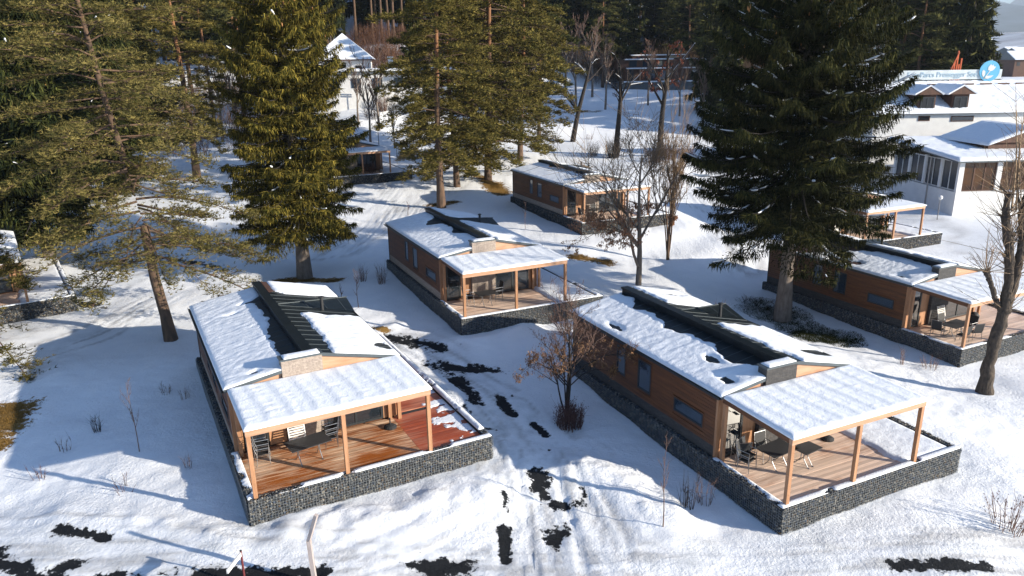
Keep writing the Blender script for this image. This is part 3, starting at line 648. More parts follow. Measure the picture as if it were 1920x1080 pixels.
    for i, t in enumerate((.35, .6, .85)):
        P('dormer_seam', i, lambda b: b.beam((3.22+3.38*t, 6.5+.85*t, 3.45+(3.0-3.45)*t+.015), (3.22+3.38*t+.12, 6.5-.45*t-.0, zr(3.34+3.38*t)+.02), .02, .03), MT['trim'])
    P('dormer_trim', 0, lambda b: b.beam((3.22, 6.5, 3.47), (6.64, 7.36, 3.02), .05, .03), MT['trim'])
    fl = P('flue', 0, lambda b: b.tube([(5.07, 5.97, 2.9), (5.07, 5.97, 3.62)], .075, 10), MT['black'])
    ob('flue_cap', cached('fc', lambda: B1(lambda b: b.tube([(5.07, 5.97, 3.622), (5.07, 5.97, 3.655), (5.07, 5.97, 3.70)], [.13, .13, .02], 10), MT['black'], 'flue_cap')), fl)
    # canopy
    for i, (px, py) in enumerate(((.07, -3.55), (3.22, -3.55), (6.37, -3.55), (.14, -.25), (6.36, -.25), (6.0, -.12))):
        P('post', i, lambda b: b.box((px-.07, py-.07, -.03 if py < -1 else -.12), (px+.07, py+.07, 2.30 if py < -1 else 2.42)), MT['larch_z'])
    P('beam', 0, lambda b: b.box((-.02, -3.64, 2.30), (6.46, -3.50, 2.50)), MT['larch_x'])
    ml = MT['larch']
    P('beam', 1, lambda b: b.beam((.06, -3.50, 2.40), (.06, -.22, 2.48), .12, .20), ml)
    P('beam', 2, lambda b: b.beam((6.38, -3.50, 2.40), (6.38, -.22, 2.48), .12, .20), ml)
    P('beam', 3, lambda b: b.box((.12, -.34, 2.38), (6.32, -.24, 2.55)), MT['larch_x'])
    cr = P('canopy_roof', 0, lambda b: b.hexa([(-.02, -3.64, 2.502), (6.46, -3.64, 2.502), (6.46, -.24, 2.575), (-.02, -.24, 2.575), (-.02, -3.64, 2.53), (6.46, -3.64, 2.53), (6.46, -.24, 2.605), (-.02, -.24, 2.605)]), MT['larch_x'])
    for i in range(7):
        P('rafter', 'r', lambda b: b.beam((0, -3.5, 2.44), (0, -.34, 2.50), .08, .12), MT['larch'], loc=(.85+i*.79, 0, 0))
    # snow
    sd_ = ord(k)
    zc = lambda U, V: 2.535+(V+3.64)*.0215
    def band(U, V):
        ph = (U+.10*np.sin(V*1.3+sd_))/.81*2*PI
        fine = (fbm(U*1.1, V*12, sd_+31, 2)-.5)*.034*np.clip(.2+np.sin(ph+.6), 0, 1)
        return (.009*np.cos(ph)+.004*np.cos(2*ph+1)+fine)
    s1 = snow_sheet('snow_cover', -.06, 6.50, -3.70, -.24, zc, lambda U, V: 2+0*U, T=.13, step=.07 if not far else .18, seed=sd_, lump=.007, band=band)
    if s1: ob('snow_cover', s1, cr, kind='stuff')
    s2 = snow_sheet('snow_cover', -.20, 2.92, -.33, Ln+.14, lambda U, V: zl(U)+.0, mask_left(k), T=.10, step=.075 if not far else .16, seed=sd_+1)
    if s2: ob('snow_cover', s2, rl, kind='stuff')
    def dbase(U, V):
        e = np.clip((U-3.22)/3.38, 0, 1); top = zr(U); w = 6.5+.85*e; s_ = 6.5-.45*e
        lift = (3.0-zr(6.6))*e*np.clip((V-s_)/(w-s_+1e-6), 0, 1)*(V < w)
        return top+lift
    s3 = snow_sheet('snow_cover', 3.22, 6.52, -.33, Ln+.14, dbase, mask_right(k), T=.10, step=.075 if not far else .16, seed=sd_+2)
    if s3: ob('snow_cover', s3, rr, kind='stuff')
    s4 = snow_sheet('snow_cover', 1.9+.1, 3.35, -.36, .1, lambda U, V: 3.43+0*U, None, T=.07, step=.06, seed=sd_+3, lump=.01)
    ob('snow_cover', s4, ch, kind='stuff')
    # gabion walls
    for nm in ('front', 'left', 'side', 'right'):
        g = GAB[nm]
        w = P('gabion_wall', nm, lambda b: b.box(*g['box']), MT['core'])
        ob('stones', cached(('st', nm), lambda: stone_runs(g['runs']+top_stones(g['topr'], 5), hash(nm) % 97 if False else {'front': 1, 'left': 2, 'side': 3, 'right': 4}[nm])), w, kind='stuff')
        if k in 'ABCE': ob('wire_mesh', cached(('wr', nm), lambda: wires(g['runs'])), w, kind='stuff')
    def capmask(p0):
        def f(U, V):
            q = (fbm(U*.8+sd_, V*.8, sd_+p0, 3)-.42)*2.2
            return q
        return f
    gw = [c for c in R.children if c.name.startswith('gabion_wall')]
    fullcap = k in 'BCFGH'
    c1 = snow_sheet('snow_cover', -.20, 8.86, -3.69, -3.44, lambda U, V: .01+0*U, (lambda U, V: (fbm(U*.9, V*2, sd_, 3)-.36)*1.6) if not fullcap else (lambda U, V: (fbm(U*.9, V*2, sd_, 3)-.22)*1.6), T=.05, step=.05, seed=sd_+4, lump=.012)
    if c1: ob('snow_cover', c1, gw[0], kind='stuff')
    c2 = snow_sheet('snow_cover', -.20, .06, -3.44, -.02, lambda U, V: .01+0*U, lambda U, V: U+.06+(fbm(U*.9, V*2, sd_+8, 3)-.4)*.6, T=.05, step=.04, seed=sd_+5, lump=.012)
    if c2: ob('snow_cover', c2, gw[1], kind='stuff')
    if k in 'AGH' or fullcap and k != 'B':
        c3 = snow_sheet('snow_cover', 8.62, 8.87, -3.0 if k == 'A' else -3.4, 9.2, lambda U, V: .01+0*U, lambda U, V: (fbm(U*2, V*1.6, sd_+9, 3)-.3)*1.2, T=.10 if k == 'A' else .06, step=.05, seed=sd_+6, lump=.06)
        if c3: ob('snow_cover', c3, gw[3], kind='stuff')
    # deck
    dk = P('deck', 0, lambda b: b.box((.04, -3.45, -.30), (8.62, -.02, -.14)).box((6.34, -.02, -.30), (8.62, 9.2, -.14)), MT['core'])
    if far:
        ob('deck_boards', cached(('dbf'), lambda: B1(lambda b: [b.box((.05, -3.44+i*.14, -.135), (8.61, -3.44+i*.14+.132, -.10)) for i in range(24)] and b.box((6.36, .0, -.135), (8.61, 9.15, -.10)), MT[deckm], 'deck_boards')), dk, kind='stuff')
    else:
        for i in range(24):
            y0 = -3.44+i*.1425; r = random.Random(i+7)
            dz = r.uniform(-.004, .004)
            x1 = {'A': 6.12}.get(k, 8.61)
            ob('deck_board', cached(('db', x1, deckm), lambda: B1(lambda b: b.box((.05, 0, -.135), (x1-.003, .136, -.10)), MT[deckm], 'deck_board')), dk, loc=(0, y0, dz))
            if k == 'A': ob('deck_board', cached('dbr', lambda: B1(lambda b: b.box((6.125, 0, -.135), (8.61, .136, -.10)), MT['deck_red'], 'deck_board')), dk, loc=(0, y0+r.uniform(-.003, .003), -dz))
        if k == 'A':
            for i in range(63): ob('deck_board', STREET['dbr'] if i < 2 else cached('dbr2', lambda: B1(lambda b: b.box((6.36, 0, -.135), (8.61, .136, -.10)), MT['deck_red'], 'deck_board')), dk, loc=(0, -.02+.1425*(i+.0), 0)) if i >= 2 else None
        else: ob('deck_side', cached(('dks', deckm), lambda: B1(lambda b: b.box((6.36, 0, -.135), (8.61, 9.15, -.10)), MT[deckm], 'deck_side')), dk)
    if side == 'snow':
        s5 = snow_sheet('snow_cover', 5.6, 8.60, -3.42, 9.1, lambda U, V: -.10+0*U, lambda U, V: np.where(V < -.05, U-(6.05 if k == 'B' else 6.0)+(fbm(U*1.5, V*1.5, sd_+40, 3)-.5)*.35, U-6.33), T=.12, step=.09, seed=sd_+7, lump=.025)
        if s5: ob('snow_cover', s5, dk, kind='stuff')
    elif k == 'A':
        s5 = snow_sheet('snow_cover', 6.3, 8.60, -3.42, 9.1, lambda U, V: -.10+0*U, lambda U, V: (U-8.35)*.8+(fbm(U*1.8, V*2.6, 140, 4)-.47)*3.2-.30*sstep(-1.2, -3.2, V), T=.016, step=.05, seed=sd_+7, lump=.004)
        if s5: ob('snow_cover', s5, dk, kind='stuff')
    return R
cabA = build_cabin('A', 'near left cabin with amber deck under its canopy and bare red deck beside it', True, 'deck_amber', 'bare')
cabB = build_cabin('B', 'near right cabin with dark grey chimney block and snow covering one side of its deck', False, 'deck_pale')
cabC = build_cabin('C', 'middle cabin behind the near left one, pale chimney block and snowy side deck', True, 'deck_pale')
cabD = build_cabin('D', 'small far cabin up the slope behind twiggy young trees, pale chimney', True, 'deck_pale', 'snow')
cabE = build_cabin('E', 'cabin behind the thick spruce trunk with rust coloured patches on its roof', False, 'deck_pale', 'bare')
cabF = build_cabin('F', 'cabin almost hidden by the big dark spruce, its canopy corner showing near the white restaurant', False, 'deck_pale', 'snow', far=True)
cabG = build_cabin('G', 'far cabin half hidden behind the cone-laden spruce, with a road sign beyond its deck', True, 'deck_pale', 'snow', far=True)
cabH = build_cabin('H', 'cabin at the left edge behind pine boughs, only its snowy deck corner clear', True, 'deck_pale', 'snow', far=True)

# ------------------------------------------------------------------ terrace furniture
def cl(k, x, y, z=-.10):
    p = cabpt(k, x, y, z); return p
def chair_parts(root, arms=True):
    b = MB()
    for s in (-1, 1):
        x = s*.27
        b.tube([(x, .24, 0), (x, .20, .42), (x, .27, .62), (x, .33, .98)], .014, 5)
        b.tube([(x, -.24, 0), (x, -.20, .42), (x, -.22, .64), (x, .26, .66)], .014, 5)
        b.tube([(x, -.21, .40), (x, .21, .42)], .012, 5)
    b.tube([(-.27, .33, .98), (.27, .33, .98)], .014, 5); b.tube([(-.27, -.2, .42), (.27, -.2, .42)], .012, 5)
    ob('frame', cached('chf', lambda: b.mesh('frame', MT['steel'])), root)
    ob('seat', cached('chs', lambda: B1(lambda q: q.hexa([(-.25, -.22, .41), (.25, -.22, .41), (.25, .2, .39), (-.25, .2, .39), (-.25, -.22, .43), (.25, -.22, .43), (.25, .2, .41), (-.25, .2, .41)]), MT['black'], 'seat')), root)
    ob('backrest', cached('chb', lambda: B1(lambda q: q.hexa([(-.25, .21, .45), (.25, .21, .45), (.25, .225, .45), (-.25, .225, .45), (-.25, .325, .96), (.25, .325, .96), (.25, .34, .96), (-.25, .34, .96)]), MT['black'], 'backrest')), root)
chairs_proto = None
def chair(k, x, y, rz, label, group, z=-.10):
    global chairs_proto
    p = cl(k, x, y, z); a = math.radians(CABS[k][3])+rz
    if chairs_proto is None:
        chairs_proto = thing('terrace_chair', label, 'chair', p, a, group); chair_parts(chairs_proto); return chairs_proto
    return copy_thing(chairs_proto, p, a, label, group)
def table(k, x, y, rz, label, L=1.5, Wt=.9, H=.74, tilt=0):
    p = cl(k, x, y); a = math.radians(CABS[k][3])+rz
    t = thing('terrace_table', label, 'table', p, a)
    b = MB(); b.box((-L/2, -Wt/2, H-.03), (L/2, Wt/2, H))
    ob('tabletop', b.mesh('tabletop', MT['tabletop']), t)
    for s in (-1, 1):
        q = MB(); x_ = s*(L/2-.35)
        q.tube([(x_, -.34, .0), (x_, -.26, .03), (x_, -.06, .30), (x_, -.05, H-.03)], .018, 6); q.tube([(x_, .34, .0), (x_, .26, .03), (x_, .06, .30), (x_, .05, H-.03)], .018, 6)
        ob('leg', q.mesh('leg', MT['steel']), t)
    return t
gA = 'stacked terrace chairs on the amber deck'
# stacks are three chairs, one riding on the next
for n_, (x, y, rz, w) in enumerate(((.75, -1.05, PI*.5, 'beside the left corner post of the amber deck'), (3.25, -1.1, -PI*.5, 'behind the table on the amber deck'))):
    for i, pl in enumerate(('bottom', 'middle', 'topmost')):
        chair('A', x+.012*i, y, rz, f'{pl} chair of the stack {w}', gA, z=-.10+.17*i)
table('A', 2.3, -1.75, .15, 'dark folding table with bent steel legs on the amber deck')
for i, pl in enumerate(('lower', 'upper')):
    chair('B', .62, -1.05, PI*.1+.0, f'{pl} chair of the stack by the left corner of the pale deck in front', 'chairs on the near right deck', z=-.10+.17*i)
chair('B', .75, -.55, PI*.9, 'dark chair behind the stack in the left corner of the near right deck', 'chairs on the near right deck')
chair('B', 1.75, -.75, 0, 'dark chair at the wall side of the long table on the near right deck', 'chairs on the near right deck')
table('B', 1.75, -1.35, .1, 'longer dark table nearer the wall on the near right deck', 1.3); table('B', 2.75, -1.75, .15, 'dark table with one free end in the sun on the near right deck', .95, .8)
for i, pl in enumerate(('lower', 'upper')):
    chair('C', 1.25, -1.2, PI*.5, f'{pl} steel chair left of the table on the middle cabin deck', 'chairs on the middle deck', z=-.10+.17*i)
    chair('C', 3.1, -1.15, -PI*.5, f'{pl} steel chair right of the table on the middle cabin deck', 'chairs on the middle deck', z=-.10+.17*i)
table('C', 2.15, -1.7, 0, 'black table between two chair stacks on the middle cabin deck', 1.2)
for x, y, rz, w in ((1.0, -1.6, PI*.5, 'left of'), (2.6, -.9, 0, 'behind'), (3.2, -1.6, -PI*.5, 'right of')):
    chair('D', x, y, rz, f'dark chair {w} the table on the far cabin deck', 'chairs on the far deck')
table('D', 2.1, -1.7, 0, 'long dark table on the far cabin deck', 1.6)
table('E', 1.65, -2.0, .1, 'dark dining table set with chairs behind the leafless knobbly tree', 1.6)
for x, y, rz, w in ((.85, -1.5, PI*.6, 'at the wall-left corner of'), (1.9, -1.2, 0, 'at the wall side of'), (1.2, -2.75, PI*1.05, 'at the near left of'), (2.2, -2.75, PI*.9, 'at the near right of'), (2.85, -2.0, -PI*.5, 'at the sunny end of')):
    chair('E', x, y, rz, f'black sling chair {w} the dining table behind the knobbly tree', 'chairs on the deck behind the knobbly tree')
# slatted white loungers leaning on the wall
def lounger(k, x, y, label, rz=0):
    t = thing('folded_lounger', label, 'lounger', cl(k, x, y), math.radians(CABS[k][3])+rz)
    f = MB(); f.beam((-.3, 0, 0), (-.3, .3, 1.15), .04, .03); f.beam((.3, 0, 0), (.3, .3, 1.15), .04, .03); f.beam((-.3, 0, .03), (.3, 0, .03), .04, .03); f.beam((-.3, .3, 1.14), (.3, .3, 1.14), .04, .03)
    ob('frame', f.mesh('frame', MT['whitepl']), t)
    for i in range(11):
        z = .12+i*.092; ob('slat', cached('lsl', lambda: B1(lambda q: q.box((-.28, -.012, 0), (.28, .008, .055)), MT['whitepl'], 'slat')), t, loc=(0, z*.26, z))
lounger('A', 2.15, -.78, 'white slatted lounger leaning against the wall behind the amber deck table'); lounger('E', 2.6, -.62, 'white slatted lounger leaning by the glass door behind the knobbly tree')
def parasol_base(k, x, y, label):
    t = thing('parasol_base', label, 'parasol base', cl(k, x, y))
    ob('weight', cached('pbw', lambda: B1(lambda q: q.tube([(0, 0, 0), (0, 0, .06), (0, 0, .12), (0, 0, .15)], [.26, .26, .17, .06], 14), MT['black'], 'weight')), t)
    ob('socket', cached('pbs', lambda: B1(lambda q: q.tube([(0, 0, .15), (0, 0, .42)], .03, 8), MT['black'], 'socket')), t)
parasol_base('A', 5.75, -.85, 'round black parasol base by the right door post of the amber deck'); parasol_base('B', 5.05, -.75, 'round grey parasol base near the wall of the near right deck')
t = thing('kettle_grill', 'black barbecue standing behind the chairs on the deck by the knobbly tree', 'barbecue', cl('E', 3.75, -1.6))
ob('bowl', B1(lambda q: q.tube([(0, 0, .55), (0, 0, .62), (0, 0, .78), (0, 0, .92), (0, 0, .98)], [.12, .24, .29, .2, .04], 14), MT['black'], 'bowl', True), t)
for i in range(3):
    an = i*2*PI/3; ob('leg', B1(lambda q: q.tube([(.28*math.cos(an), .28*math.sin(an), 0), (.1*math.cos(an), .1*math.sin(an), .6)], .014, 5), MT['steel'], 'leg'), t)
# ------------------------------------------------------------------ vegetation
def card_mesh(name, P, D, S, Wd_, colr, mat, kite=True, seed=0):
    """P base points, D unit directions, S lengths, Wd_ widths -> narrow kite faces"""
    r = np.random.default_rng(seed); N = len(P)
    a = r.normal(0, 1, (N, 3)); side = np.cross(D, a); side /= np.linalg.norm(side, axis=1, keepdims=True)+1e-9
    V = np.zeros((N, 3, 3)); V[:, 2] = P+D*S[:, None]
    V[:, 0] = P+side*(Wd_*.5)[:, None]; V[:, 1] = P-side*(Wd_*.5)[:, None]
    return mesh_np(name, V.reshape(-1, 3), T=np.arange(N*3).reshape(-1, 3), mats=[mat], col=np.repeat(colr, 3, axis=0))
def tubes(name, L, mat, k=5, smooth=True):
    """many tubes in one mesh, vectorised per tube: L = [(points (n,3), radii (n))]"""
    Vs = []; Qs = []; off = 0; w = np.arange(k)*2*PI/k; cw, sw = np.cos(w), np.sin(w)
    for pts, rad in L:
        pts = np.asarray(pts, float); n = len(pts); t = np.gradient(pts, axis=0); t /= np.linalg.norm(t, axis=1, keepdims=True)+1e-9
        ref = np.array([0, 0, 1.0]) if abs(t[0, 2]) < .8 else np.array([1.0, 0.1, 0])
        a = np.cross(t, ref); a /= np.linalg.norm(a, axis=1, keepdims=True)+1e-9; b = np.cross(t, a)
        V = pts[:, None]+(a[:, None]*cw[None, :, None]+b[:, None]*sw[None, :, None])*np.asarray(rad, float)[:, None, None]
        Vs.append(V.reshape(-1, 3)); i = np.arange(n-1)[:, None]*k; j = np.arange(k)[None]
        Qs.append(np.stack([i+j, i+(j+1) % k, i+k+(j+1) % k, i+k+j], -1).reshape(-1, 4)+off); off += n*k
    return mesh_np(name, np.concatenate(Vs), Q=np.concatenate(Qs), mats=[mat], smooth=smooth)
def trunk_pts(H, seed, bend=.3, n=10, x0=0):
    r = np.random.default_rng(seed); z = np.linspace(-.3, H, n); t = np.clip(z/H, 0, 1)
    ph = r.uniform(0, 6, 2); return np.stack([bend*np.sin(t*3+ph[0])*t, bend*np.sin(t*2.4+ph[1])*t, z], 1)
def interp_path(T, z):
    return np.array([np.interp(z, T[:, 2], T[:, 0]), np.interp(z, T[:, 2], T[:, 1]), z])
def leaf_cols(r, N, dark, light, p=1.0):
    t = r.uniform(0, 1, (N, 1))**p; return np.array(dark)*(1-t)+np.array(light)*t
def spruce(seed, H, z0, R, nb=300, ncards=60000, cl_=.42, cw_=.075, dark=(.012, .022, .008), light=(.085, .085, .018), prof=None, cones=0, snow=0, bend=.2, rtrunk=.33, hang=.75, asym=None):
    r = np.random.default_rng(seed); T = trunk_pts(H, seed, bend)
    prof = prof or (lambda t: (1-t)**.8*min(1, .6+t*3.2))
    TB = [(T, rtrunk*(1-np.clip(T[:, 2]/H, 0, 1))**.75*(1+.45*np.exp(-np.maximum(T[:, 2], 0)/.5))+.02)]
    BR = []; Ps = []; Ds = []; wts = []
    snP = []; coP = []
    ts = np.sort(r.uniform(0, 1, nb)**.95)
    Ls = np.array([R*prof(t)*r.uniform(.66, 1.18)*(.55 if r.uniform() < .16 else 1) for t in ts]); Ls = np.maximum(Ls, .25); wsum = (Ls**1.45).sum()
    for i, t in enumerate(ts):
        z = z0+t*(H*.985-z0); az = i*2.39996+r.normal(0, .25); L = Ls[i]
        if asym: L *= asym(az, t)
        el = -.32+1.1*t+r.normal(0, .09); b0 = interp_path(T, z); s = np.linspace(0, 1, 8)
        dr = np.array([math.cos(az), math.sin(az)])
        zz = math.tan(el)*L*s-.22*L*s**1.6*(1-t*.6)+.20*L*s**4
        wob = r.normal(0, .04*L)
        pts = np.stack([b0[0]+dr[0]*L*s-dr[1]*wob*s**2, b0[1]+dr[1]*L*s+dr[0]*wob*s**2, b0[2]+zz], 1)
        BR.append((pts, (.012+.011*L)*(1-s)+.006))
        n = max(6, int(ncards*(L**1.45)/wsum)); q = r.uniform(.10, 1, n)**.72
        px = np.stack([np.interp(q, s, pts[:, j]) for j in range(3)], 1)
        sg = r.choice([-1, 1], n); d = r.uniform(0, 1, n)*np.minimum((1-q)*L*.55+.22, 1.35)
        fw = r.uniform(.3, .9, n); sx = np.stack([dr[0]*fw-dr[1]*sg, dr[1]*fw+dr[0]*sg], 1); sx /= np.linalg.norm(sx, axis=1, keepdims=True)
        px[:, :2] += sx*d[:, None]; hg = r.uniform(0, 1, n) < hang; px[:, 2] -= d*.26+r.uniform(0, .1, n)+np.where(hg, r.uniform(0, 1, n)**1.8*min(.55, .08+L*.09)*(1.15-q), 0)
        D = np.zeros((n, 3))
        D[:, :2] = sx*np.where(hg, .38, 1.0)[:, None]+r.normal(0, .22, (n, 2)); D[:, 2] = np.where(hg, -1.0, -.12)+r.normal(0, .2, n)
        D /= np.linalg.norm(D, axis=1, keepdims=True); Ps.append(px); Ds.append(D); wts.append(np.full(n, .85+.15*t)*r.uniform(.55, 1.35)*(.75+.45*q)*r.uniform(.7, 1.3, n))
        if snow and r.uniform() < snow:
            for _ in range(r.integers(1, 3)):
                qq = r.uniform(.35, .97); snP.append((pts, qq, r.uniform(.3, 1.3), r.uniform(.03, .065)))
        if cones and t > .45:
            m_ = r.poisson(cones*4.0*(t-.4)/nb)
            for _ in range(m_):
                qq = r.uniform(.55, 1); coP.append([np.interp(qq, s, pts[:, j])+r.normal(0, .12)+dr_ for j, dr_ in enumerate((dr[0]*.1, dr[1]*.1, -.05))])
    P = np.concatenate(Ps); D = np.concatenate(Ds); wv = np.concatenate(wts); N = len(P)
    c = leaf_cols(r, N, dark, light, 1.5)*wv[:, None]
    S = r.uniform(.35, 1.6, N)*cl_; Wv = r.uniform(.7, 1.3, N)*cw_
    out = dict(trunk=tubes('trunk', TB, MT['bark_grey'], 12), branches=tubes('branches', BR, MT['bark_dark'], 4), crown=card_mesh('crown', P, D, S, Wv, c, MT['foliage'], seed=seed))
    if snP:
        L_ = []
        for pts, q, ln, th in snP:
            s = np.linspace(0, 1, 8); Lb = np.linalg.norm(pts[-1]-pts[0])+.01; qs = np.clip(np.linspace(q-ln/Lb/2, q+ln/Lb/2, 6), 0, 1.0)
            w = np.stack([np.interp(qs, s, pts[:, j]) for j in range(3)], 1); w[:, 2] += .05+th*.5; w += r.normal(0, .012, w.shape)
            L_.append((w, th*np.array([.15, .8, 1.15, 1.0, .75, .1])))
        out['snow_clumps'] = tubes('snow_clumps', L_, MT['snow'], 6)
    if coP:
        L_ = [(np.array([p, (p[0]+.01, p[1], p[2]-.07), (p[0]+.015, p[1], p[2]-.17), (p[0]+.01, p[1], p[2]-.25)]), np.array([.01, .045, .042, .008])) for p in coP]
        out['cones'] = tubes('cones', L_, MT['cone'], 5)
    return out
def pine(seed, H, z0, R, nb=70, ntuft=9000, tl=.19, tw=.035, per=7, dark=(.035, .042, .014), light=(.15, .135, .045), prof=None, bend=.5, rtrunk=.26, path=None, flat=.35, up=.25, asym=None, split=None):
    r = np.random.default_rng(seed); T = trunk_pts(H, seed, bend) if path is None else np.array(path, float)
    prof = prof or (lambda t: .55+.45*math.sin(PI*min(1, t*1.05+.12)) if t < .8 else 1.9*(1-t)+.25)
    rad = rtrunk*(1-.82*np.clip(T[:, 2]/H, 0, 1))*(1+.35*np.exp(-np.maximum(T[:, 2], 0)/.5))
    BR = []; CL = []
    for i in range(nb):
        t = (i+r.uniform(0, 1))/nb; z = z0+t*(H-z0); az = i*2.39996+r.normal(0, .5); L = R*prof(t)*r.uniform(.65, 1.1)
        if asym: L *= asym(az, t)
        b0 = interp_path(T, z); s = np.linspace(0, 1, 7); dr = np.array([math.cos(az), math.sin(az)]); k = up+.5*(t-.5)+r.normal(0, .12)
        w1 = r.normal(0, .1*L); w2 = r.normal(0, .07*L)
        pts = np.stack([b0[0]+dr[0]*L*s-dr[1]*(w1*s**2+w2*np.sin(s*5)*.4), b0[1]+dr[1]*L*s+dr[0]*(w1*s**2), b0[2]+k*L*s-.25*L*s**2+w2*.5*np.sin(s*4)], 1)
        BR.append((pts, (.012+.009*L)*(1-s)**.8+.005))
        ns = int(6+L*3.6)
        for j in range(ns):
            q = r.uniform(.10, 1)**.75; p = np.array([np.interp(q, s, pts[:, m_]) for m_ in range(3)])
            sg = r.choice([-1, 1]); d = r.uniform(.3, 1.0)*(.35*L*(1-q)+.55); th = az+sg*r.uniform(.3, 1.1)
            e = p+np.array([math.cos(th)*d, math.sin(th)*d, r.normal(.05, .12)*d])
            BR.append((np.array([p, (p+e)/2+r.normal(0, .04, 3), e]), [.016, .011, .005])); CL.append((p, e, r.uniform(.25, .48)))
    CLp = np.array([c[0] for c in CL]); CLe = np.array([c[1] for c in CL]); CLr = np.array([c[2] for c in CL]); nC = len(CL)
    ci = r.integers(0, nC, ntuft); q = r.uniform(.25, 1.1, ntuft)[:, None]; c0 = CLp[ci]*(1-q)+CLe[ci]*q
    off = r.normal(0, 1, (ntuft, 3))*CLr[ci][:, None]*np.array([.62, .62, flat]); c0 = c0+off
    cb = r.uniform(.65, 1.3, nC)[ci]
    D = r.normal(0, 1, (ntuft, per, 3)); D[..., 2] = np.abs(D[..., 2])*.8-.1; D[..., :2] += off[:, None, :2]*1.2; D /= np.linalg.norm(D, axis=2, keepdims=True)
    P = np.repeat(c0[:, None], per, 1).reshape(-1, 3); D = D.reshape(-1, 3); N = len(P)
    col = leaf_cols(r, ntuft, dark, light, 1.2)*cb[:, None]; col = np.repeat(col, per, 0)
    return dict(trunk=tubes('trunk', [(T[T[:, 2] < H*.45+.01], rad[T[:, 2] < H*.45+.01])], MT['bark_pine'], 10), upper_trunk=tubes('upper_trunk', [(T[T[:, 2] > H*.45-H*.13], rad[T[:, 2] > H*.45-H*.13]*.985)], MT['bark_orange'], 8),
                branches=tubes('branches', BR, MT['bark_pine'], 4), crown=card_mesh('crown', P, D, r.uniform(.6, 1.25, N)*tl, r.uniform(.7, 1.3, N)*tw, col, MT['foliage'], seed=seed))
def plant_tree(name, parts, xy, label, cat='tree', group=None, rz=0, scale=1, dz=0):
    t = thing(name, label, cat, (xy[0], xy[1], gz(xy[0], xy[1])+dz), rz, group); t.scale = (scale,)*3
    for k, me in parts.items():
        ob(k, me, t, kind='stuff' if k in ('cones', 'snow_clumps', 'branches', 'twigs', 'limbs', 'knobs') else None)
    return t
def bare_tree(seed, stems, depth=4, k=(3, 5), spread=.55, ratio=.66, minr=.006, upw=.25, q0=.35, leaf=0, leafc=((.10, .045, .02), (.30, .15, .07)), leafsz=.085, leafmask=None, snow=0, twig=None):
    """stems = list of (points, radii); grows side branches and twigs from them"""
    r = np.random.default_rng(seed); L = []; TW = []; SN = []
    def grow_(pts, rad, lvl):
        n = len(pts); Ltot = np.linalg.norm(np.diff(pts, axis=0), axis=1).sum()
        (L if lvl < depth-1 else TW).append((pts, rad))
        if snow and lvl in (1, 2) and abs((pts[-1]-pts[0])[2]) < Ltot*.75 and r.uniform() < snow:
            w = pts.copy(); w[:, 2] += rad*.9+.01; SN.append((w, rad*.6+.008))
        if lvl >= depth: return
        m_ = r.integers(k[0], k[1]+1)+(3 if lvl == 0 else 0)
        for i in range(m_):
            q = r.uniform(q0 if lvl == 0 else .2, 1.0); fi = q*(n-1); i0 = min(int(fi), n-2); f = fi-i0
            p = pts[i0]*(1-f)+pts[i0+1]*f; rr = rad[i0]*(1-f)+rad[i0+1]*f; t = pts[i0+1]-pts[i0]; t /= np.linalg.norm(t)+1e-9
            a = r.normal(0, 1, 3); a -= t*np.dot(a, t); a /= np.linalg.norm(a)
            d = t*math.cos(spread)+a*math.sin(spread+r.normal(0, .15)); d[2] += upw; d /= np.linalg.norm(d)
            ll = Ltot*ratio*r.uniform(.55, 1.1)*(1.15-.6*q if lvl == 0 else 1); s = np.linspace(0, 1, 5)
            cv = r.normal(0, .12, 3); cv[2] += upw*.35
            b = p+d*(ll*s)[:, None]+cv*(ll*s**2)[:, None]
            rb = max(minr, min(rr*.72, rr*.6+.002)); grow_(b, rb*(1-s*.72)+minr*.4, lvl+1)
    for pts, rad in stems: 
        pts = np.array(pts, float); rad = np.array(rad, float)*np.ones(len(pts)); grow_(pts, rad, 0)
    out = {}
    return L, TW, SN, r
def tree_meshes(res, bark, twig, leaf=0, leafc=((.10, .045, .02), (.30, .15, .07)), leafsz=.085, leafmask=None, nstem=1, lname='leaves'):
    L, TW, SN, r = res
    out = dict(trunk=tubes('trunk', L[:nstem] if nstem else L, bark, 9), limbs=tubes('limbs', (L[nstem:] or TW[:1]), bark, 5), twigs=tubes('twigs', TW, twig, 3))
    if SN: out['snow_clumps'] = tubes('snow_clumps', SN, MT['snow'], 5)
    if leaf:
        E = np.array([p[i] for p, _ in TW for i in (2, 3, 4) if len(p) > 4]); 
        if leafmask is not None: E = E[leafmask(E)]
        if len(E):
            i = r.integers(0, len(E), leaf); P = E[i]+r.normal(0, .05, (leaf, 3)); D = r.normal(0, .4, (leaf, 3)); D[:, 2] -= .9; D /= np.linalg.norm(D, axis=1, keepdims=True)
            out[lname] = card_mesh(lname, P, D, r.uniform(.7, 1.3, leaf)*leafsz, r.uniform(.35, .6, leaf)*leafsz, leaf_cols(r, leaf, *leafc), MT['leaf'])
    return out
def vert(H, seed, bend=.15, n=8, lean=(0, 0)):
    r = np.random.default_rng(seed); z = np.linspace(-.15, H, n); t = z/H
    return np.stack([bend*np.sin(t*4+r.uniform(0, 6))*t+lean[0]*t, bend*np.sin(t*3.3+r.uniform(0, 6))*t+lean[1]*t, z], 1)

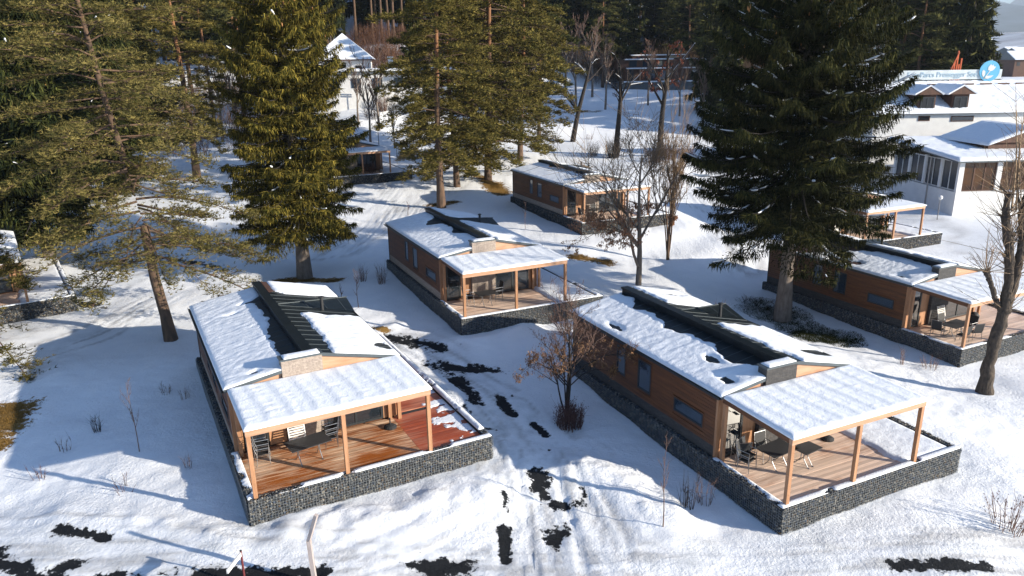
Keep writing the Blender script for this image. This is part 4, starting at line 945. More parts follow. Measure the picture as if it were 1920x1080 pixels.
# --- the two big spruces
p1 = gp(571, 516)[:2]
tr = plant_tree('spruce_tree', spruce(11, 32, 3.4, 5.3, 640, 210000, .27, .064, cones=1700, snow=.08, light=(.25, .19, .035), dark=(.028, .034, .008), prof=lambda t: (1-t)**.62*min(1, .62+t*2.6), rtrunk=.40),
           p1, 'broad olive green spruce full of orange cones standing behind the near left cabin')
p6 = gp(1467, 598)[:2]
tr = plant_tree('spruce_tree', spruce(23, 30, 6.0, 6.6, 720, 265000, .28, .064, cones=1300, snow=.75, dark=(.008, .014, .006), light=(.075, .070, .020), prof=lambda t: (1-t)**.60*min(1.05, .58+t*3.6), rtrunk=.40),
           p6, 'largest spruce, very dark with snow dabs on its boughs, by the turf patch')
# --- pines
p2 = gp(322, 640)[:2]
path2 = [(0, 0, -.3), (-.12, 0, 1.5), (-.38, 0, 3.6), (-.55, .1, 6.5), (-1.1, .2, 10), (-1.6, .3, 13), (-2.0, .2, 17), (-2.3, 0, 22)]
tr = plant_tree('pine_tree', pine(31, 22, 4.5, 6.6, 110, 29000, .20, .038, 5, path=path2, up=.12, dark=(.06, .062, .02), light=(.28, .225, .075), prof=lambda t: (.95 if t < .12 else .82) if t < .5 else .82-.75*(t-.5), rtrunk=.30),
           p2, 'wide feathery pine with leaning trunk just left of the near left cabin')
for c_ in tr.children:
    if c_.name.startswith('upper_trunk'): c_.data.materials[0] = MT['bark_pine']
pl = gp(2, 660)[:2]
pth = [(-2, 0, -.3), (-2, 0, 2), (-1.9, 0, 5), (-2, 0, 12)]
asl = lambda az, t: 1.25 if math.cos(az) > .2 else .5
tr = plant_tree('pine_tree', pine(33, 9.5, 3.2, 6.2, 30, 12000, .22, .04, 6, path=pth, up=.0, prof=lambda t: 1.0-.5*t, asym=asl, dark=(.04, .045, .014), light=(.19, .15, .045), rtrunk=.22),
           (pl[0]-1.5, pl[1]), 'leaning pine at the left edge whose lowest boughs reach over the cabin deck corner')
p3 = at(62, 392, 1.3)[:2]
spA = spruce(41, 24, 3, 5.2, 300, 50000, .55, .13, dark=(.010, .018, .008), light=(.075, .08, .02), snow=.25, cones=150)
tr = plant_tree('spruce_tree', spA, (-34.5, 54), 'tall dark spruce at the left edge behind the feathery pine', dz=0)
pineA = pine(51, 27, 4.0, 6.0, 100, 19000, .34, .065, 5, bend=.5, rtrunk=.36, up=.2, dark=(.06, .06, .016), light=(.26, .205, .055))
pineB = pine(52, 29, 2.0, 7.2, 120, 23000, .36, .075, 5, bend=.7, rtrunk=.32, up=.12, dark=(.055, .058, .016), light=(.25, .20, .055))
pineC = pine(53, 25, 2.5, 6.4, 100, 17000, .36, .075, 5, bend=.9, rtrunk=.30, up=.15, dark=(.06, .06, .016), light=(.26, .205, .055))
p4 = gp(828, 390)[:2]
forks = pineA
tr = plant_tree('pine_tree', pineA, p4, 'tall pine with reddish trunk rising behind the middle cabin roof', rz=1)
p5 = gp(915, 336)[:2]
plant_tree('pine_tree', pineB, p5, 'dense pine on the bare earth bank behind the middle cabin', rz=2.2, scale=1.12)
p5 = gp(975, 300)[:2]
plant_tree('pine_tree', pineC, (p5[0], min(p5[1], 100)), 'pine furthest right of the clump behind the cabins', rz=.5, scale=1.12)
p5 = gp(945, 312)[:2]
plant_tree('pine_tree', pineA, (p5[0]-2, p5[1]+3), 'pine at the heart of the clump behind the cabins', rz=3.4, scale=1.1)
p5 = gp(840, 350)[:2]
plant_tree('pine_tree', pineC, (p5[0]+1, p5[1]), 'slimmer pine with orange upper trunk close behind the tall reddish one', rz=4.1, scale=1.0)
# more conifers in the left grove, each where its crown shows between the front ones
LG = [(-40, 74, 'S', 1.1, 'dark spruce deep in the left grove, tallest of its row'), 
      (-46, 62, 'Q', 1.0, 'olive pine at the far left edge above the hidden cabin'), (-37, 88, 'P', 1.1, 'pine on the rise behind the left grove, pale crown'), (-52, 86, 'S', 1.1, 'dark spruce on the rise at the far left edge'),
      (-62, 100, 'P', 1.1, 'pine at the back of the left grove, upper left edge')]
for i, (x, y, kd, s, lb) in enumerate(LG):
    plant_tree('spruce_tree' if kd == 'S' else 'pine_tree', {'P': pineA, 'Q': pineB, 'S': spA}[kd], (x, y), lb, rz=i*1.7+.4, scale=s, group='conifers of the left grove')

# --- knobbly pollarded tree at the right edge
Yt = gp(1845, 735); Yd = Yt[1]
def pp(px, py, dy=0): 
    q = at_y(px, py, Yd+dy); return (q[0]-Yt[0], q[1]-Yt[1], q[2]-Yt[2])
r = np.random.default_rng(5)
main = [(0, 0, -.2)]+[pp(*q) for q in ((1852, 690), (1868, 630), (1884, 580), (1892, 520), (1893, 460), (1885, 410), (1890, 370))]
right = [pp(*q) for q in ((1888, 575), (1904, 520), (1916, 455), (1918, 400), (1930, 340))]
left = [pp(1880, 590), pp(1868, 565), pp(1858, 535), pp(1850, 512)]
st = [(main, [.40, .28, .25, .26, .21, .19, .17, .14]), (right, [.22, .19, .18, .16, .12]), (left, [.15, .12, .11, .13])]
knobs = []; K = MB()
for q, s in ((pp(1850, 510), .17), (pp(1886, 408), .22), (pp(1892, 365), .2), (pp(1896, 440), .2), (pp(1917, 400), .2), (pp(1884, 582), .3), (pp(1905, 515), .18), (pp(1889, 480), .2), (pp(1930, 340), .15), (pp(1916, 455), .18)):
    knobs.append((np.array(q), s)); sw = []
TW = []
for q, s in knobs:
    for _ in range(26):
        d = r.normal(0, 1, 3); d[2] = abs(d[2])*1.1+.1; d /= np.linalg.norm(d); ll = r.uniform(.7, 2.3); ss = np.linspace(0, 1, 6); c_ = r.normal(0, .22, 3); c_[2] += .15
        b = q+d*(ll*ss)[:, None]+c_*(ll*ss**2)[:, None]; TW.append((b, .016*(1-ss)+.006))
        for _ in range(2):
            j = r.integers(2, 5); d2 = d+r.normal(0, .5, 3); d2 /= np.linalg.norm(d2); TW.append((b[j]+d2*(r.uniform(.2, .6)*ss)[:, None], .005*(1-ss)+.0025))
# tall thin leaders that stand above the knobs
for px in (1900, 1908, 1915):
    q = np.array(pp(px-4, 395)); e = np.array(pp(px+8, 180+r.uniform(-40, 60))); ss = np.linspace(0, 1, 8); b = q+(e-q)*ss[:, None]+np.outer(np.sin(ss*4), r.normal(0, .12, 3)); TW.append((b, .05*(1-ss)+.008))
    for _ in range(26):
        j = r.integers(1, 7); d2 = np.array([r.normal(0, .5), r.normal(0, .5), .6]); ll = r.uniform(.6, 1.8); s5 = np.linspace(0, 1, 5); TW.append((b[j]+d2*(ll*s5)[:, None]+r.normal(0, .08, 3)*(s5**2)[:, None], .009*(1-s5)+.003))
KN = [(np.array([q-[0, 0, s*.8], q-[0, 0, s*.35], q, q+[0, 0, s*.5], q+[0, 0, s*.75]]), s*np.array([.4, .9, 1.05, .75, .15])) for q, s in knobs]
def rough(pts, rad, n=30):
    pts = np.array(pts, float); rad = np.array(rad, float); d = np.concatenate([[0], np.cumsum(np.linalg.norm(np.diff(pts, axis=0), axis=1))]); q = np.linspace(0, d[-1], n)
    P = np.stack([np.interp(q, d, pts[:, j]) for j in range(3)], 1)+r.normal(0, .018, (n, 3)); return P, np.interp(q, d, rad)*r.uniform(.86, 1.16, n)
st = [rough(*s_) for s_ in st]
parts = dict(trunk=tubes('trunk', st, MT['bark_willow'], 14), knobs=tubes('knobs', KN, MT['bark_willow'], 9), twigs=tubes('twigs', TW, MT['twig_pale'], 3),
             snow_clumps=tubes('snow_clumps', [(np.array([q+[-.1, 0, s*.72], q+[0, 0, s*.85], q+[.1, 0, s*.75]]), [.03, .09, .03]) for q, s in knobs[1:6]], MT['snow'], 6))
plant_tree('pollarded_tree', parts, Yt[:2], 'leafless knobbly pollarded tree with thick dark trunk in front of the right cabin deck')

# --- young tree with withered leaves between the cabins, its taller neighbour, and the multi stemmed one by the drive
b8 = gp(1197, 535)
res = bare_tree(81, [(vert(6.4, 8, .15), np.linspace(.16, .03, 8))], depth=4, k=(5, 6), spread=.9, ratio=.62, upw=.22, minr=.007, q0=.14)
plant_tree('young_tree', scale=1.35, parts=tree_meshes(res, MT['bark_grey'], MT['twig_pale'], leafc=((.22, .10, .055), (.48, .26, .15)), leaf=3000, leafmask=lambda E: (E[:, 2] < 4.0)&(E[:, 0] < 2.0), leafsz=.12), xy=b8[:2], label='spreading young tree with withered brown leaves low down, behind the near right cabin')
b10 = gp(1252, 487)
res = bare_tree(83, [(vert(8.2, 9, .2), np.linspace(.14, .02, 8)), (vert(7.5, 19, .3, lean=(.8, 0)), np.linspace(.08, .02, 8)), (vert(6.5, 29, .3, lean=(-1.1, .2)), np.linspace(.07, .02, 8))], depth=4, k=(4, 6), spread=.45, ratio=.5, upw=.5, minr=.007, q0=.12)
plant_tree('young_tree', tree_meshes(res, MT['bark_pine'], MT['twig_pale'], leafc=((.22, .10, .055), (.48, .26, .15)), leaf=1500, nstem=3, leafmask=lambda E: E[:, 2] < 3.4, leafsz=.15), b10[:2], 'tall upright twiggy tree in front of the far cabin, brown leaves at its foot')
b9 = gp(1062, 782)
s9 = [(np.array([(.15, 0, 1.9), (.8, .05, 2.5), (1.6, .1, 2.9), (2.4, .15, 3.0), (3.0, .2, 2.8)]), np.linspace(.035, .008, 5)), (np.array([(.1, 0, 1.5), (.7, .2, 2.0), (1.3, .3, 2.2), (2.0, .3, 2.1)]), np.linspace(.03, .008, 4)), (np.array([(-.1, 0, 1.6), (-.7, .1, 2.3), (-1.2, .1, 2.6), (-1.7, .1, 2.5)]), np.linspace(.03, .008, 4)), (vert(3.9, 3, .15, lean=(.25, 0)), np.linspace(.085, .018, 8)), (vert(4.6, 4, .15, lean=(.05, .3)), np.linspace(.075, .015, 8)), (vert(3.4, 5, .2, lean=(-.9, .2)), np.linspace(.05, .012, 8)), (vert(5.4, 6, .12, lean=(.45, .1)), np.linspace(.05, .012, 8)), (vert(5.2, 7, .12, lean=(-.15, .1)), np.linspace(.04, .01, 8))]
res = bare_tree(91, s9, depth=3, k=(5, 7), spread=.8, ratio=.45, upw=.2, minr=.005)
plant_tree('young_tree', tree_meshes(res, MT['bark_dark'], MT['twig'], leaf=2600, nstem=8, leafmask=lambda E: (E[:, 2] < 3.6) & (E[:, 2] > 1.5), leafsz=.095, leafc=((.13, .055, .025), (.42, .24, .11))), b9[:2], 'multi stemmed tree with hanging brown seed clusters beside the near right cabin wall')
# --- dark pruned trees on the far snow field
for i, (px, py, H, lean, nm) in enumerate(((1074, 266, 12, 2.2, 'leaning pruned tree with snow on its arms, leftmost on the far snow field'), (1155, 292, 12.0, .3, 'pruned tree rising from a dark round bush on the far snow field'), (1237, 292, 13.5, .2, 'straightest pruned tree with reddish leaves on the far snow field'))):
    q = gp(px, py); res = bare_tree(100+i, [(vert(H*.95, 40+i, .35, lean=(lean, 0)), np.linspace(.42, .14, 8))], depth=4, k=(3, 4), spread=.9, ratio=.42, upw=.25, minr=.022, snow=.45)
    plant_tree('pruned_tree', tree_meshes(res, MT['bark_dark'], MT['bark_dark'], leaf=500 if i == 2 else 0, leafc=((.12, .03, .02), (.25, .08, .04)), leafsz=.3), q[:2], nm, group='pruned trees of the far snow field')
# --- bushes and saplings
def bush_parts(seed, h, rd, n, mat, leafn=0, leafc=((.06, .02, .02), (.13, .05, .04)), lz=.07, fl=.55):
    r = np.random.default_rng(seed); TW = []; s = np.linspace(0, 1, 5)
    for _ in range(n):
        a = r.uniform(0, 2*PI); q = math.sqrt(r.uniform(0, 1))*rd; b = np.array([math.cos(a)*q*fl, math.sin(a)*q*fl, -.05]); e = np.array([math.cos(a)*q, math.sin(a)*q, h*r.uniform(.6, 1.05)])
        pts = b+(e-b)*s[:, None]+np.outer(s*(1-s), r.normal(0, .15*h, 3)); TW.append((pts, (.006+.006*h)*(1-s)+.003))
        for _ in range(3):
            j = r.integers(1, 4); d = (e-b)*.3+r.normal(0, .14*h, 3); TW.append((pts[j]+d*s[:, None], (.003+.003*h)*(1-s)+.002))
    o = dict(stems=tubes('stems', TW, mat, 3))
    if leafn:
        E = np.array([p[i] for p, _ in TW for i in (2, 3, 4)]); i = r.integers(0, len(E), leafn); D = r.normal(0, 1, (leafn, 3)); D /= np.linalg.norm(D, axis=1, keepdims=True)
        o['leaves'] = card_mesh('leaves', E[i]+r.normal(0, .03, (leafn, 3)), D, np.full(leafn, lz), np.full(leafn, lz*.5), leaf_cols(r, leafn, *leafc), MT['leaf'])
    return o
q = gp(1068, 798)
plant_tree('shrub', bush_parts(1, 1.05, .62, 150, MT['twig_red'], 900, fl=.85), q[:2], 'dense dark purple brown shrub round the foot of the multi stemmed tree', 'shrub')
BS = [(1113, 293, 1.9, .9, 40, 'small bare round bush on the far snow field left of the dark one'), (1150, 296, 2.4, 1.3, 120, 'dark round bush at the foot of the middle pruned tree'), (183, 805, .75, .28, 14, 'small dark leafless shrub left of the near left cabin, in the shade'), (120, 840, .7, .35, 7, 'thin tuft of grey stalks farthest left in the shaded snow'),
      (312, 735, .6, .35, 9, 'low bare shrub close to the near left cabin wall'), (345, 745, .6, .35, 8, 'low bare shrub next to the cabin corner in shade'), (355, 880, .6, .3, 6, 'sparse shrub by the corner of the amber deck'), (235, 920, .5, .6, 9, 'faint reddish stalks on the sunlit snow left of the amber deck'), (75, 895, .55, .4, 8, 'faint reddish stalks nearest the lower left road'),
      (680, 525, 1.1, .4, 16, 'bare upright shrub behind the near left cabin roof'), (716, 530, 1.3, .4, 16, 'bare upright shrub beside the middle cabin wall corner'), (1290, 950, 1.5, .28, 12, 'dark stalked shrub below the near right cabin wall'), (1322, 940, 1.2, .4, 10, 'thin leaning shrub next to the near right deck wall'), (1692, 680, .9, .25, 8, 'pale dry shrub in front of the right cabin gabion'),
      (1745, 690, .8, .6, 14, 'golden dry shrub below the right cabin deck wall'), (1352, 590, .9, .5, 30, 'rust coloured low bush beside the near right cabin flue'), (1890, 990, 1.2, .9, 26, 'tangled bare shrub at the lower right edge'), (1400, 560, .4, .6, 8, 'scattered twigs on the snow near the big spruce'),
      (1255, 300, 1.5, 1.2, 60, 'reddish bush at the foot of the straight pruned tree'), (1285, 298, 1.4, 1.4, 60, 'brown bush right of the straight pruned tree'), (1330, 305, 1.2, 1.3, 50, 'snow-topped brown bush beside the largest spruce'), (1230, 305, 1.5, 1.2, 50, 'brown bush left of the straight pruned tree'),
      (690, 212, 2.0, 1.2, 60, 'rusty round bush left of the pair by the far road'), (718, 205, 2.4, 1.0, 60, 'vase shaped grey bush by the far road'), (738, 198, 2.0, 1.2, 50, 'dark bush below the long white building'), (700, 232, 2.0, 1.8, 70, 'dark low hedge bush near the road lamps'), (1105, 262, .9, .8, 16, 'few dry twigs on the far snow field'), (1000, 345, .6, .5, 10, 'dry stalks on the slope above the far cabin')]
for i, (px, py, h, rd, n_, lb) in enumerate(BS):
    q = gp(px, py); plant_tree('shrub', bush_parts(200+i, h, rd, n_, MT['twig_red'] if 'red' in lb or 'rust' in lb or 'purple' in lb else MT['twig'] if 'dark' not in lb else MT['bark_dark'], n_*4 if rd > .85 else 0, lz=.09), q[:2], lb, 'shrub')
SP = [(262, 850, 3.0, .016, 'slender bare sapling in the shade left of the near left cabin'), (1243, 990, 3.1, .018, 'bare sapling with a tuft of twigs below the near right cabin'), (672, 575, 2.3, .02, 'staked birch sapling behind the near left cabin'), (985, 430, 2.2, .016, 'sapling between the middle and the far cabin'),
      (765, 405, 1.2, .02, 'sapling by the track behind the middle cabin'), (640, 560, .9, .02, 'short pale sapling beside the near left roof')]
for i, (px, py, H, rr, lb) in enumerate(SP):
    q = gp(px, py); res = bare_tree(300+i, [(vert(H, 60+i, .08), np.linspace(rr*1.3, rr*.4, 8))], depth=2, k=(5, 8), spread=.6, ratio=.3, upw=.35, minr=.004)
    plant_tree('sapling', tree_meshes(res, MT['twig'], MT['twig']), q[:2], lb, 'sapling')
# ------------------------------------------------------------------ buildings round about
def bthing(name, label, cat, X, Y, rz=0, z=None): return thing(name, label, cat, (X, Y, gz(X, Y) if z is None else z), math.radians(rz))
MT['winframe'] = simple('white_painted_frame', (.7, .7, .68), None, .5, 0, 3, bmp=0)
MT['brownwood'] = simple('dark_brown_wood', (.11, .045, .024), (.06, .026, .014), .7, 0, 5, (1, 1, .2), bmp=.2)
MT['inside_warm'] = simple('timber_seen_inside', (.20, .11, .04), (.07, .04, .02), .7, 0, 2.0, bmp=0); MT['glass_warm'] = simple('glass_before_timber', (.10, .045, .012), (.03, .014, .006), .15, 0, .9, bmp=0)
MT['glass_dim'] = simple('dim_glass', (.02, .022, .026), None, .2, 0, 1, bmp=0)
# white restaurant at the right: glazed front building
cr_ = at(1785, 405, .3)
R = thing('restaurant', 'white rendered restaurant with glazed front and snowy low roofs at the right edge', 'restaurant', (cr_[0], cr_[1], 0), math.radians(4))
# local frame: x along the front, y back, origin at the near left corner, z from 0
def bx(name, a, b_, mat, par=R, **kw): return ob(name, B1(lambda q: q.box(a, b_), mat, name), par, **kw)
bx('wall', (0, 0, -1.0), (16, 11.2, 2.55), MT['white_render']); bx('wall', (.5, .5, 2.55), (16, 11.2, 5.4), MT['inside_warm'])
bx('window_sill', (-.06, -.06, 2.55), (16, .3, 2.62), MT['winframe'])
nW = 4
for i in range(5):
    x0 = i*3.75; bx('pillar', (x0, .0, 2.62), (x0+.5, .3, 5.5), MT['white_render'])
for i in range(4):
    x0 = i*3.75+.5; x1 = x0+3.25
    f = ob('window', B1(lambda q: (q.box((x0, .12, 2.62), (x1, .2, 2.72)), q.box((x0, .12, 5.3), (x1, .2, 5.4)), *[q.box((u-.06, .11, 2.72), (u+.06, .2, 5.3)) for u in (x0+.06, x0+1.1, x0+2.15, x1-.06)]), MT['brownwood'], 'window'), R)
    for u, v in ((x0+.12, x0+1.04), (x0+1.16, x0+2.09), (x0+2.21, x1-.12)): ob('pane', B1(lambda q: q.box((u, .15, 2.72), (v, .165, 5.3)), MT['glass_warm'] if 'glass_warm' in MT else MT['glass'], 'pane'), f)
for i in range(4):
    y0 = .3+i*2.6; y1 = y0+2.3
    f = ob('window', B1(lambda q: (q.box((.12, y0, 2.62), (.2, y1, 2.72)), q.box((.12, y0, 5.3), (.2, y1, 5.4)), *[q.box((.11, u-.05, 2.72), (.2, u+.05, 5.3)) for u in (y0+.05, (y0+y1)/2, y1-.05)]), MT['winframe'], 'window'), R)
    for u, v in ((y0+.1, (y0+y1)/2-.05), ((y0+y1)/2+.05, y1-.1)): ob('pane', B1(lambda q: q.box((.15, u, 2.72), (.165, v, 5.3)), MT['glass_dim'], 'pane'), f)
    bx('pillar', (.0, y1, 2.62), (.3, y1+.3, 5.5), MT['white_render'])
ob('drainpipe', B1(lambda q: q.tube([(-.08, 4.3, 0), (-.08, 4.3, 5.4)], .06, 6), MT['steel'], 'drainpipe'), R)
rf = ob('roof', B1(lambda q: q.hexa([(-.7, -.7, 5.42), (17, -.7, 5.42), (17, 11.5, 6.3), (-.7, 11.5, 6.3), (-.7, -.7, 5.55), (17, -.7, 5.55), (17, 11.5, 6.43), (-.7, 11.5, 6.43)]), MT['trim'], 'roof'), R)
ob('snow_cover', snow_sheet('snow_cover', -.72, 17, -.72, 11.4, lambda U, V: 5.56+(V+.7)*.072, lambda U, V: 2+0*U, T=.30, step=.25, seed=400, lump=.06), rf, kind='stuff')
# little glazed lantern roof on top
lt = ob('roof_lantern', B1(lambda q: q.prism([(4.6, 3.0, 6.75), (13.4, 3.0, 6.75), (9.0, 3.0, 8.1)], (0, 7, 0)).box((4.9, 3.3, 6.0), (13.1, 9.8, 6.75)), MT['brownwood'], 'roof_lantern'), R)
for sg in (-1, 1):
    me = snow_sheet('snow_cover', 0, 5.0, 2.5, 10.3, lambda U, V: 0*U, lambda U, V: 2+0*U, T=.25, step=.25, seed=403+sg, lump=.03)
    v = np.empty(len(me.vertices)*3, dtype=np.float32); me.vertices.foreach_get('co', v); v = v.reshape(-1, 3); z = v[:, 2].copy(); u = v[:, 0].copy()
    v[:, 0] = 9.0+sg*(u*.95)-0; v[:, 2] = 8.15-u*.32+z; me.vertices.foreach_set('co', v.ravel()); me.update()
    if sg < 0: me.flip_normals()
    ob('snow_cover', me, lt, kind='stuff')
# main building behind with dormers and the long sign
ml = at_y(1640, 214, 86); Hh = thing('main_building', 'long white building with two brown dormers in its big snowy roof', 'building', (ml[0], 86, 0), 0)
ez = ml[2]
def hx(name, a, b_, mat, par=Hh, **kw): return ob(name, B1(lambda q: q.box(a, b_), mat, name), par, **kw)
hx('wall', (0, 0, -1), (34, 13, ez-.1), MT['white_render'])
rg = 15-(150-102)/FOC*93
rf = ob('roof', B1(lambda q: q.prism([(-.5, -.6, ez), (-.5, 6.5, rg), (-.5, 13.6, ez)], (35, 0, 0)), MT['roofmetal'], 'roof'), Hh)
ob('snow_cover', snow_sheet('snow_cover', -.5, 34.4, -.6, 6.5, lambda U, V: ez+(V+.6)*(rg-ez)/7.1, lambda U, V: 2+0*U, T=.34, step=.2, seed=410, lump=.09), rf, kind='stuff')
ob('snow_cover', snow_sheet('snow_cover', -.5, 34.4, 6.5, 13.6, lambda U, V: rg+(6.5-V)*(rg-ez)/7.1, lambda U, V: 2+0*U, T=.34, step=.4, seed=411, lump=.09), rf, kind='stuff')
for i in range(7):
    xx = 6.2+i*2.1; ob('snow_guard', B1(lambda q: q.beam((xx, 5.2, rg-1.3*(rg-ez)/7.1+.42), (xx+1.35, 5.2, rg-1.3*(rg-ez)/7.1+.42), .12, .14), MT['brownwood'], 'snow_guard'), rf)
for i, px in enumerate((1737, 1799)):
    c_ = at_y(px, 200, 86)[0]-ml[0]; y0 = -.35
    d = ob('dormer', B1(lambda q: q.box((c_-.95, .0, ez), (c_+.95, 4.6, ez+2.2)).prism([(c_-1.5, -.3, ez+2.05), (c_+1.5, -.3, ez+2.05), (c_, -.3, ez+2.95)], (0, 5.2, 0)), MT['brownwood'], 'dormer'), rf)
    ob('dormer_window', B1(lambda q: (q.box((c_-.75, -.10, ez+.1), (c_+.75, -.01, ez+.2)), q.box((c_-.75, -.10, ez+1.7), (c_+.75, -.01, ez+1.8)), q.box((c_-.75, -.10, ez+.2), (c_-.65, -.01, ez+1.7)), q.box((c_+.65, -.10, ez+.2), (c_+.75, -.01, ez+1.7)), q.box((c_-.05, -.10, ez+.2), (c_+.05, -.01, ez+1.7))), MT['frame'], 'dormer_window'), Hh)
    ob('pane', B1(lambda q: q.box((c_-.65, -.07, ez+.2), (c_-.05, -.02, ez+1.7)), MT['glass_dim'], 'pane'), Hh); ob('pane', B1(lambda q: q.box((c_+.05, -.07, ez+.2), (c_+.65, -.02, ez+1.7)), MT['glass_dim'], 'pane'), Hh)
    for sg in (-1, 1):
        ob('snow_cover', B1(lambda q: q.hexa([(c_, -.35, ez+2.96), (c_+sg*1.6, -.35, ez+2.02), (c_+sg*1.6, 5, ez+2.02), (c_, 5, ez+2.96), (c_, -.38, ez+3.12), (c_+sg*1.64, -.38, ez+2.18), (c_+sg*1.64, 5, ez+2.18), (c_, 5, ez+3.12)]), MT['snow'], 'snow_cover'), rf, kind='stuff')
for px0, px1, py0, py1 in ((1721, 1744, 217, 227), (1782, 1826, 217, 228), (1690, 1706, 262, 285)):
    a_ = at_y(px0, py1, 86); c2 = at_y(px1, py0, 86); w_ = ob('window', B1(lambda q: q.box((a_[0]-ml[0], -.06, a_[2]), (c2[0]-ml[0], .05, c2[2])), MT['brownwood'], 'window'), Hh)
    ob('pane', B1(lambda q: q.box((a_[0]-ml[0]+.1, -.075, a_[2]+.1), (c2[0]-ml[0]-.1, -.062, c2[2]-.1)), MT['glass'], 'pane'), w_)
# sign on the ridge
sY = 92.2; s0 = at_y(1640, 150, sY); s1_ = at_y(1879, 131, sY); zb = at_y(1760, 149.5, sY)[2]; zt = at_y(1760, 131.5, sY)[2]
S = thing('roof_sign', 'long white roof sign with light blue letters and a round tulip emblem', 'sign', (s0[0], sY, zb), 0)
MT['signwhite'] = simple('sign_panel_white', (.62, .68, .70), None, .5, 0, 1, bmp=0); MT['signblue'] = simple('sign_light_blue', (.10, .42, .66), None, .5, 0, 1, bmp=0)
MT['letterblue'] = simple('sign_letter_blue', (.42, .56, .66), None, .5, 0, 1, bmp=0)
wS = s1_[0]-s0[0]; hS = zt-zb
ob('panel', B1(lambda q: q.box((0, -.06, 0), (wS, .06, hS)), MT['signwhite'], 'panel'), S)
for i in range(6): ob('bracket', B1(lambda q: q.box((1+i*2.6, -.04, -.9), (1.1+i*2.6, .04, 0)), MT['trim'], 'bracket'), S)
cv = bpy.data.curves.new('lettering', 'FONT'); cv.body = 'EuroParcs Pressegger See'; cv.size = 1.0; cv.extrude = .02; cv.align_x = 'LEFT'; cv.align_y = 'CENTER'; cv.materials.append(MT['letterblue'])
tmp = bpy.data.objects.new('tmp_text', cv); COL.objects.link(tmp); bpy.context.view_layer.update()
lme = bpy.data.meshes.new_from_object(tmp.evaluated_get(bpy.context.evaluated_depsgraph_get())); bpy.data.objects.remove(tmp)
lo = ob('lettering', lme, S); x_l = at_y(1701, 140, sY)[0]-s0[0]; x_r = at_y(1830, 140, sY)[0]-s0[0]
bpy.context.view_layer.update(); wd_ = lo.dimensions[0]; k_ = (x_r-x_l)/wd_; lo.scale = (k_, .95*k_ if k_ > .8 else .85, 1); lo.rotation_euler = (PI/2, 0, 0); lo.location = (x_l, -.085, hS*.52)
ec = at_y(1854, 133, sY); ex, ezz = ec[0]-s0[0], ec[2]-zb; er = 1.20
em = ob('emblem', B1(lambda q: q.prism([(ex+er*math.cos(t*PI/20), -.12, ezz+er*math.sin(t*PI/20)) for t in range(40)], (0, -.06, 0)), MT['signblue'], 'emblem'), S)
def flat(pts): return [(ex+er*x, -.184, ezz+er*y) for x, y in pts]
ob('tulip_flower', B1(lambda q: q.prism(flat([(.0, .02), (-.22, .12), (-.2, .36), (.02, .66), (.14, .5), (.28, .62), (.34, .42), (.56, .42), (.42, .16), (.22, .0)]), (0, -.02, 0)), MT['winframe'], 'tulip_flower'), em)
ob('tulip_leaf', B1(lambda q: q.prism(flat([(-.62, .12), (-.42, -.05), (-.42, -.35), (-.56, -.62), (-.72, -.3), (-.74, -.0)]), (0, -.02, 0)), MT['winframe'], 'tulip_leaf'), em)
ob('tulip_leaf', B1(lambda q: q.prism(flat([(-.48, -.72), (-.2, -.46), (.44, -.42), (.2, -.66), (-.1, -.74)]), (0, -.02, 0)), MT['winframe'], 'tulip_leaf'), em)
ob('tulip_stem', B1(lambda q: q.prism(flat([(.02, .04), (.07, .0), (-.44, -.78), (-.52, -.76)]), (0, -.02, 0)), MT['winframe'], 'tulip_stem'), em)
MT['orange'] = simple('orange_red_paint', (.62, .12, .03), None, .5, 0, 1, bmp=0)
F_ = thing('play_frame', 'orange red frame of upright bars rising behind the roof sign', 'play frame', (at_y(1792, 130, 97)[0], 97, zb-5), 0)
for i, (dx, h_) in enumerate(((-.55, 6.4), (-.25, 7.2), (.05, 8.3), (.3, 6.7), (.55, 7.4))): ob('bar', B1(lambda q: q.box((dx-.07, -.07, 0), (dx+.07, .07, h_)), MT['orange'], 'bar'), F_)
ob('crossbar', B1(lambda q: q.beam((-.6, -.1, 6.2), (.1, -.1, 8.1), .1, .12), MT['orange'], 'crossbar'), F_)
# small retaining edge and lamp in front of the restaurant
lp = gp(1767, 412)
def lamp(name, label, px, py, H, arm=.5, cat='street lamp'):
    g_ = gp(px, py); t = thing(name, label, cat, g_); ob('pole', B1(lambda q: q.tube([(0, 0, -.2), (0, 0, H)], [.06, .045], 7), MT['trim'], 'pole'), t)
    ob('lamp_head', B1(lambda q: q.hexa([(-.1, -.08, H-.02), (arm, -.08, H+.12), (arm, .08, H+.12), (-.1, .08, H-.02), (-.1, -.08, H+.06), (arm, -.08, H+.22), (arm, .08, H+.22), (-.1, .08, H+.06)]), MT['trim'], 'lamp_head'), t); return t
lamp('street_lamp', 'road lamp with slanted head behind the half hidden far cabin', 710, 266, 4.6)
t = thing('sign_post', 'thin road sign post by the bend beyond the far left cabin', 'sign', gp(745, 306)); ob('pole', B1(lambda q: q.tube([(0, 0, -.2), (0, 0, 2.6)], .04, 6), MT['trim'], 'pole'), t); ob('plate', B1(lambda q: q.tube([(0, -.05, 2.55), (0, -.08, 2.55)], .28, 14), MT['trim'], 'plate'), t)
t = thing('sign_post', 'finger post with two pale boards near the road lamp', 'signpost', gp(687, 256)); ob('pole', B1(lambda q: q.tube([(0, 0, -.2), (0, 0, 3.2)], .05, 6), MT['trim'], 'pole'), t)
for z_ in (2.75, 3.05): ob('board', B1(lambda q: q.box((-1.1, -.05, z_), (.8, -.01, z_+.2)), MT['winframe'], 'board'), t)
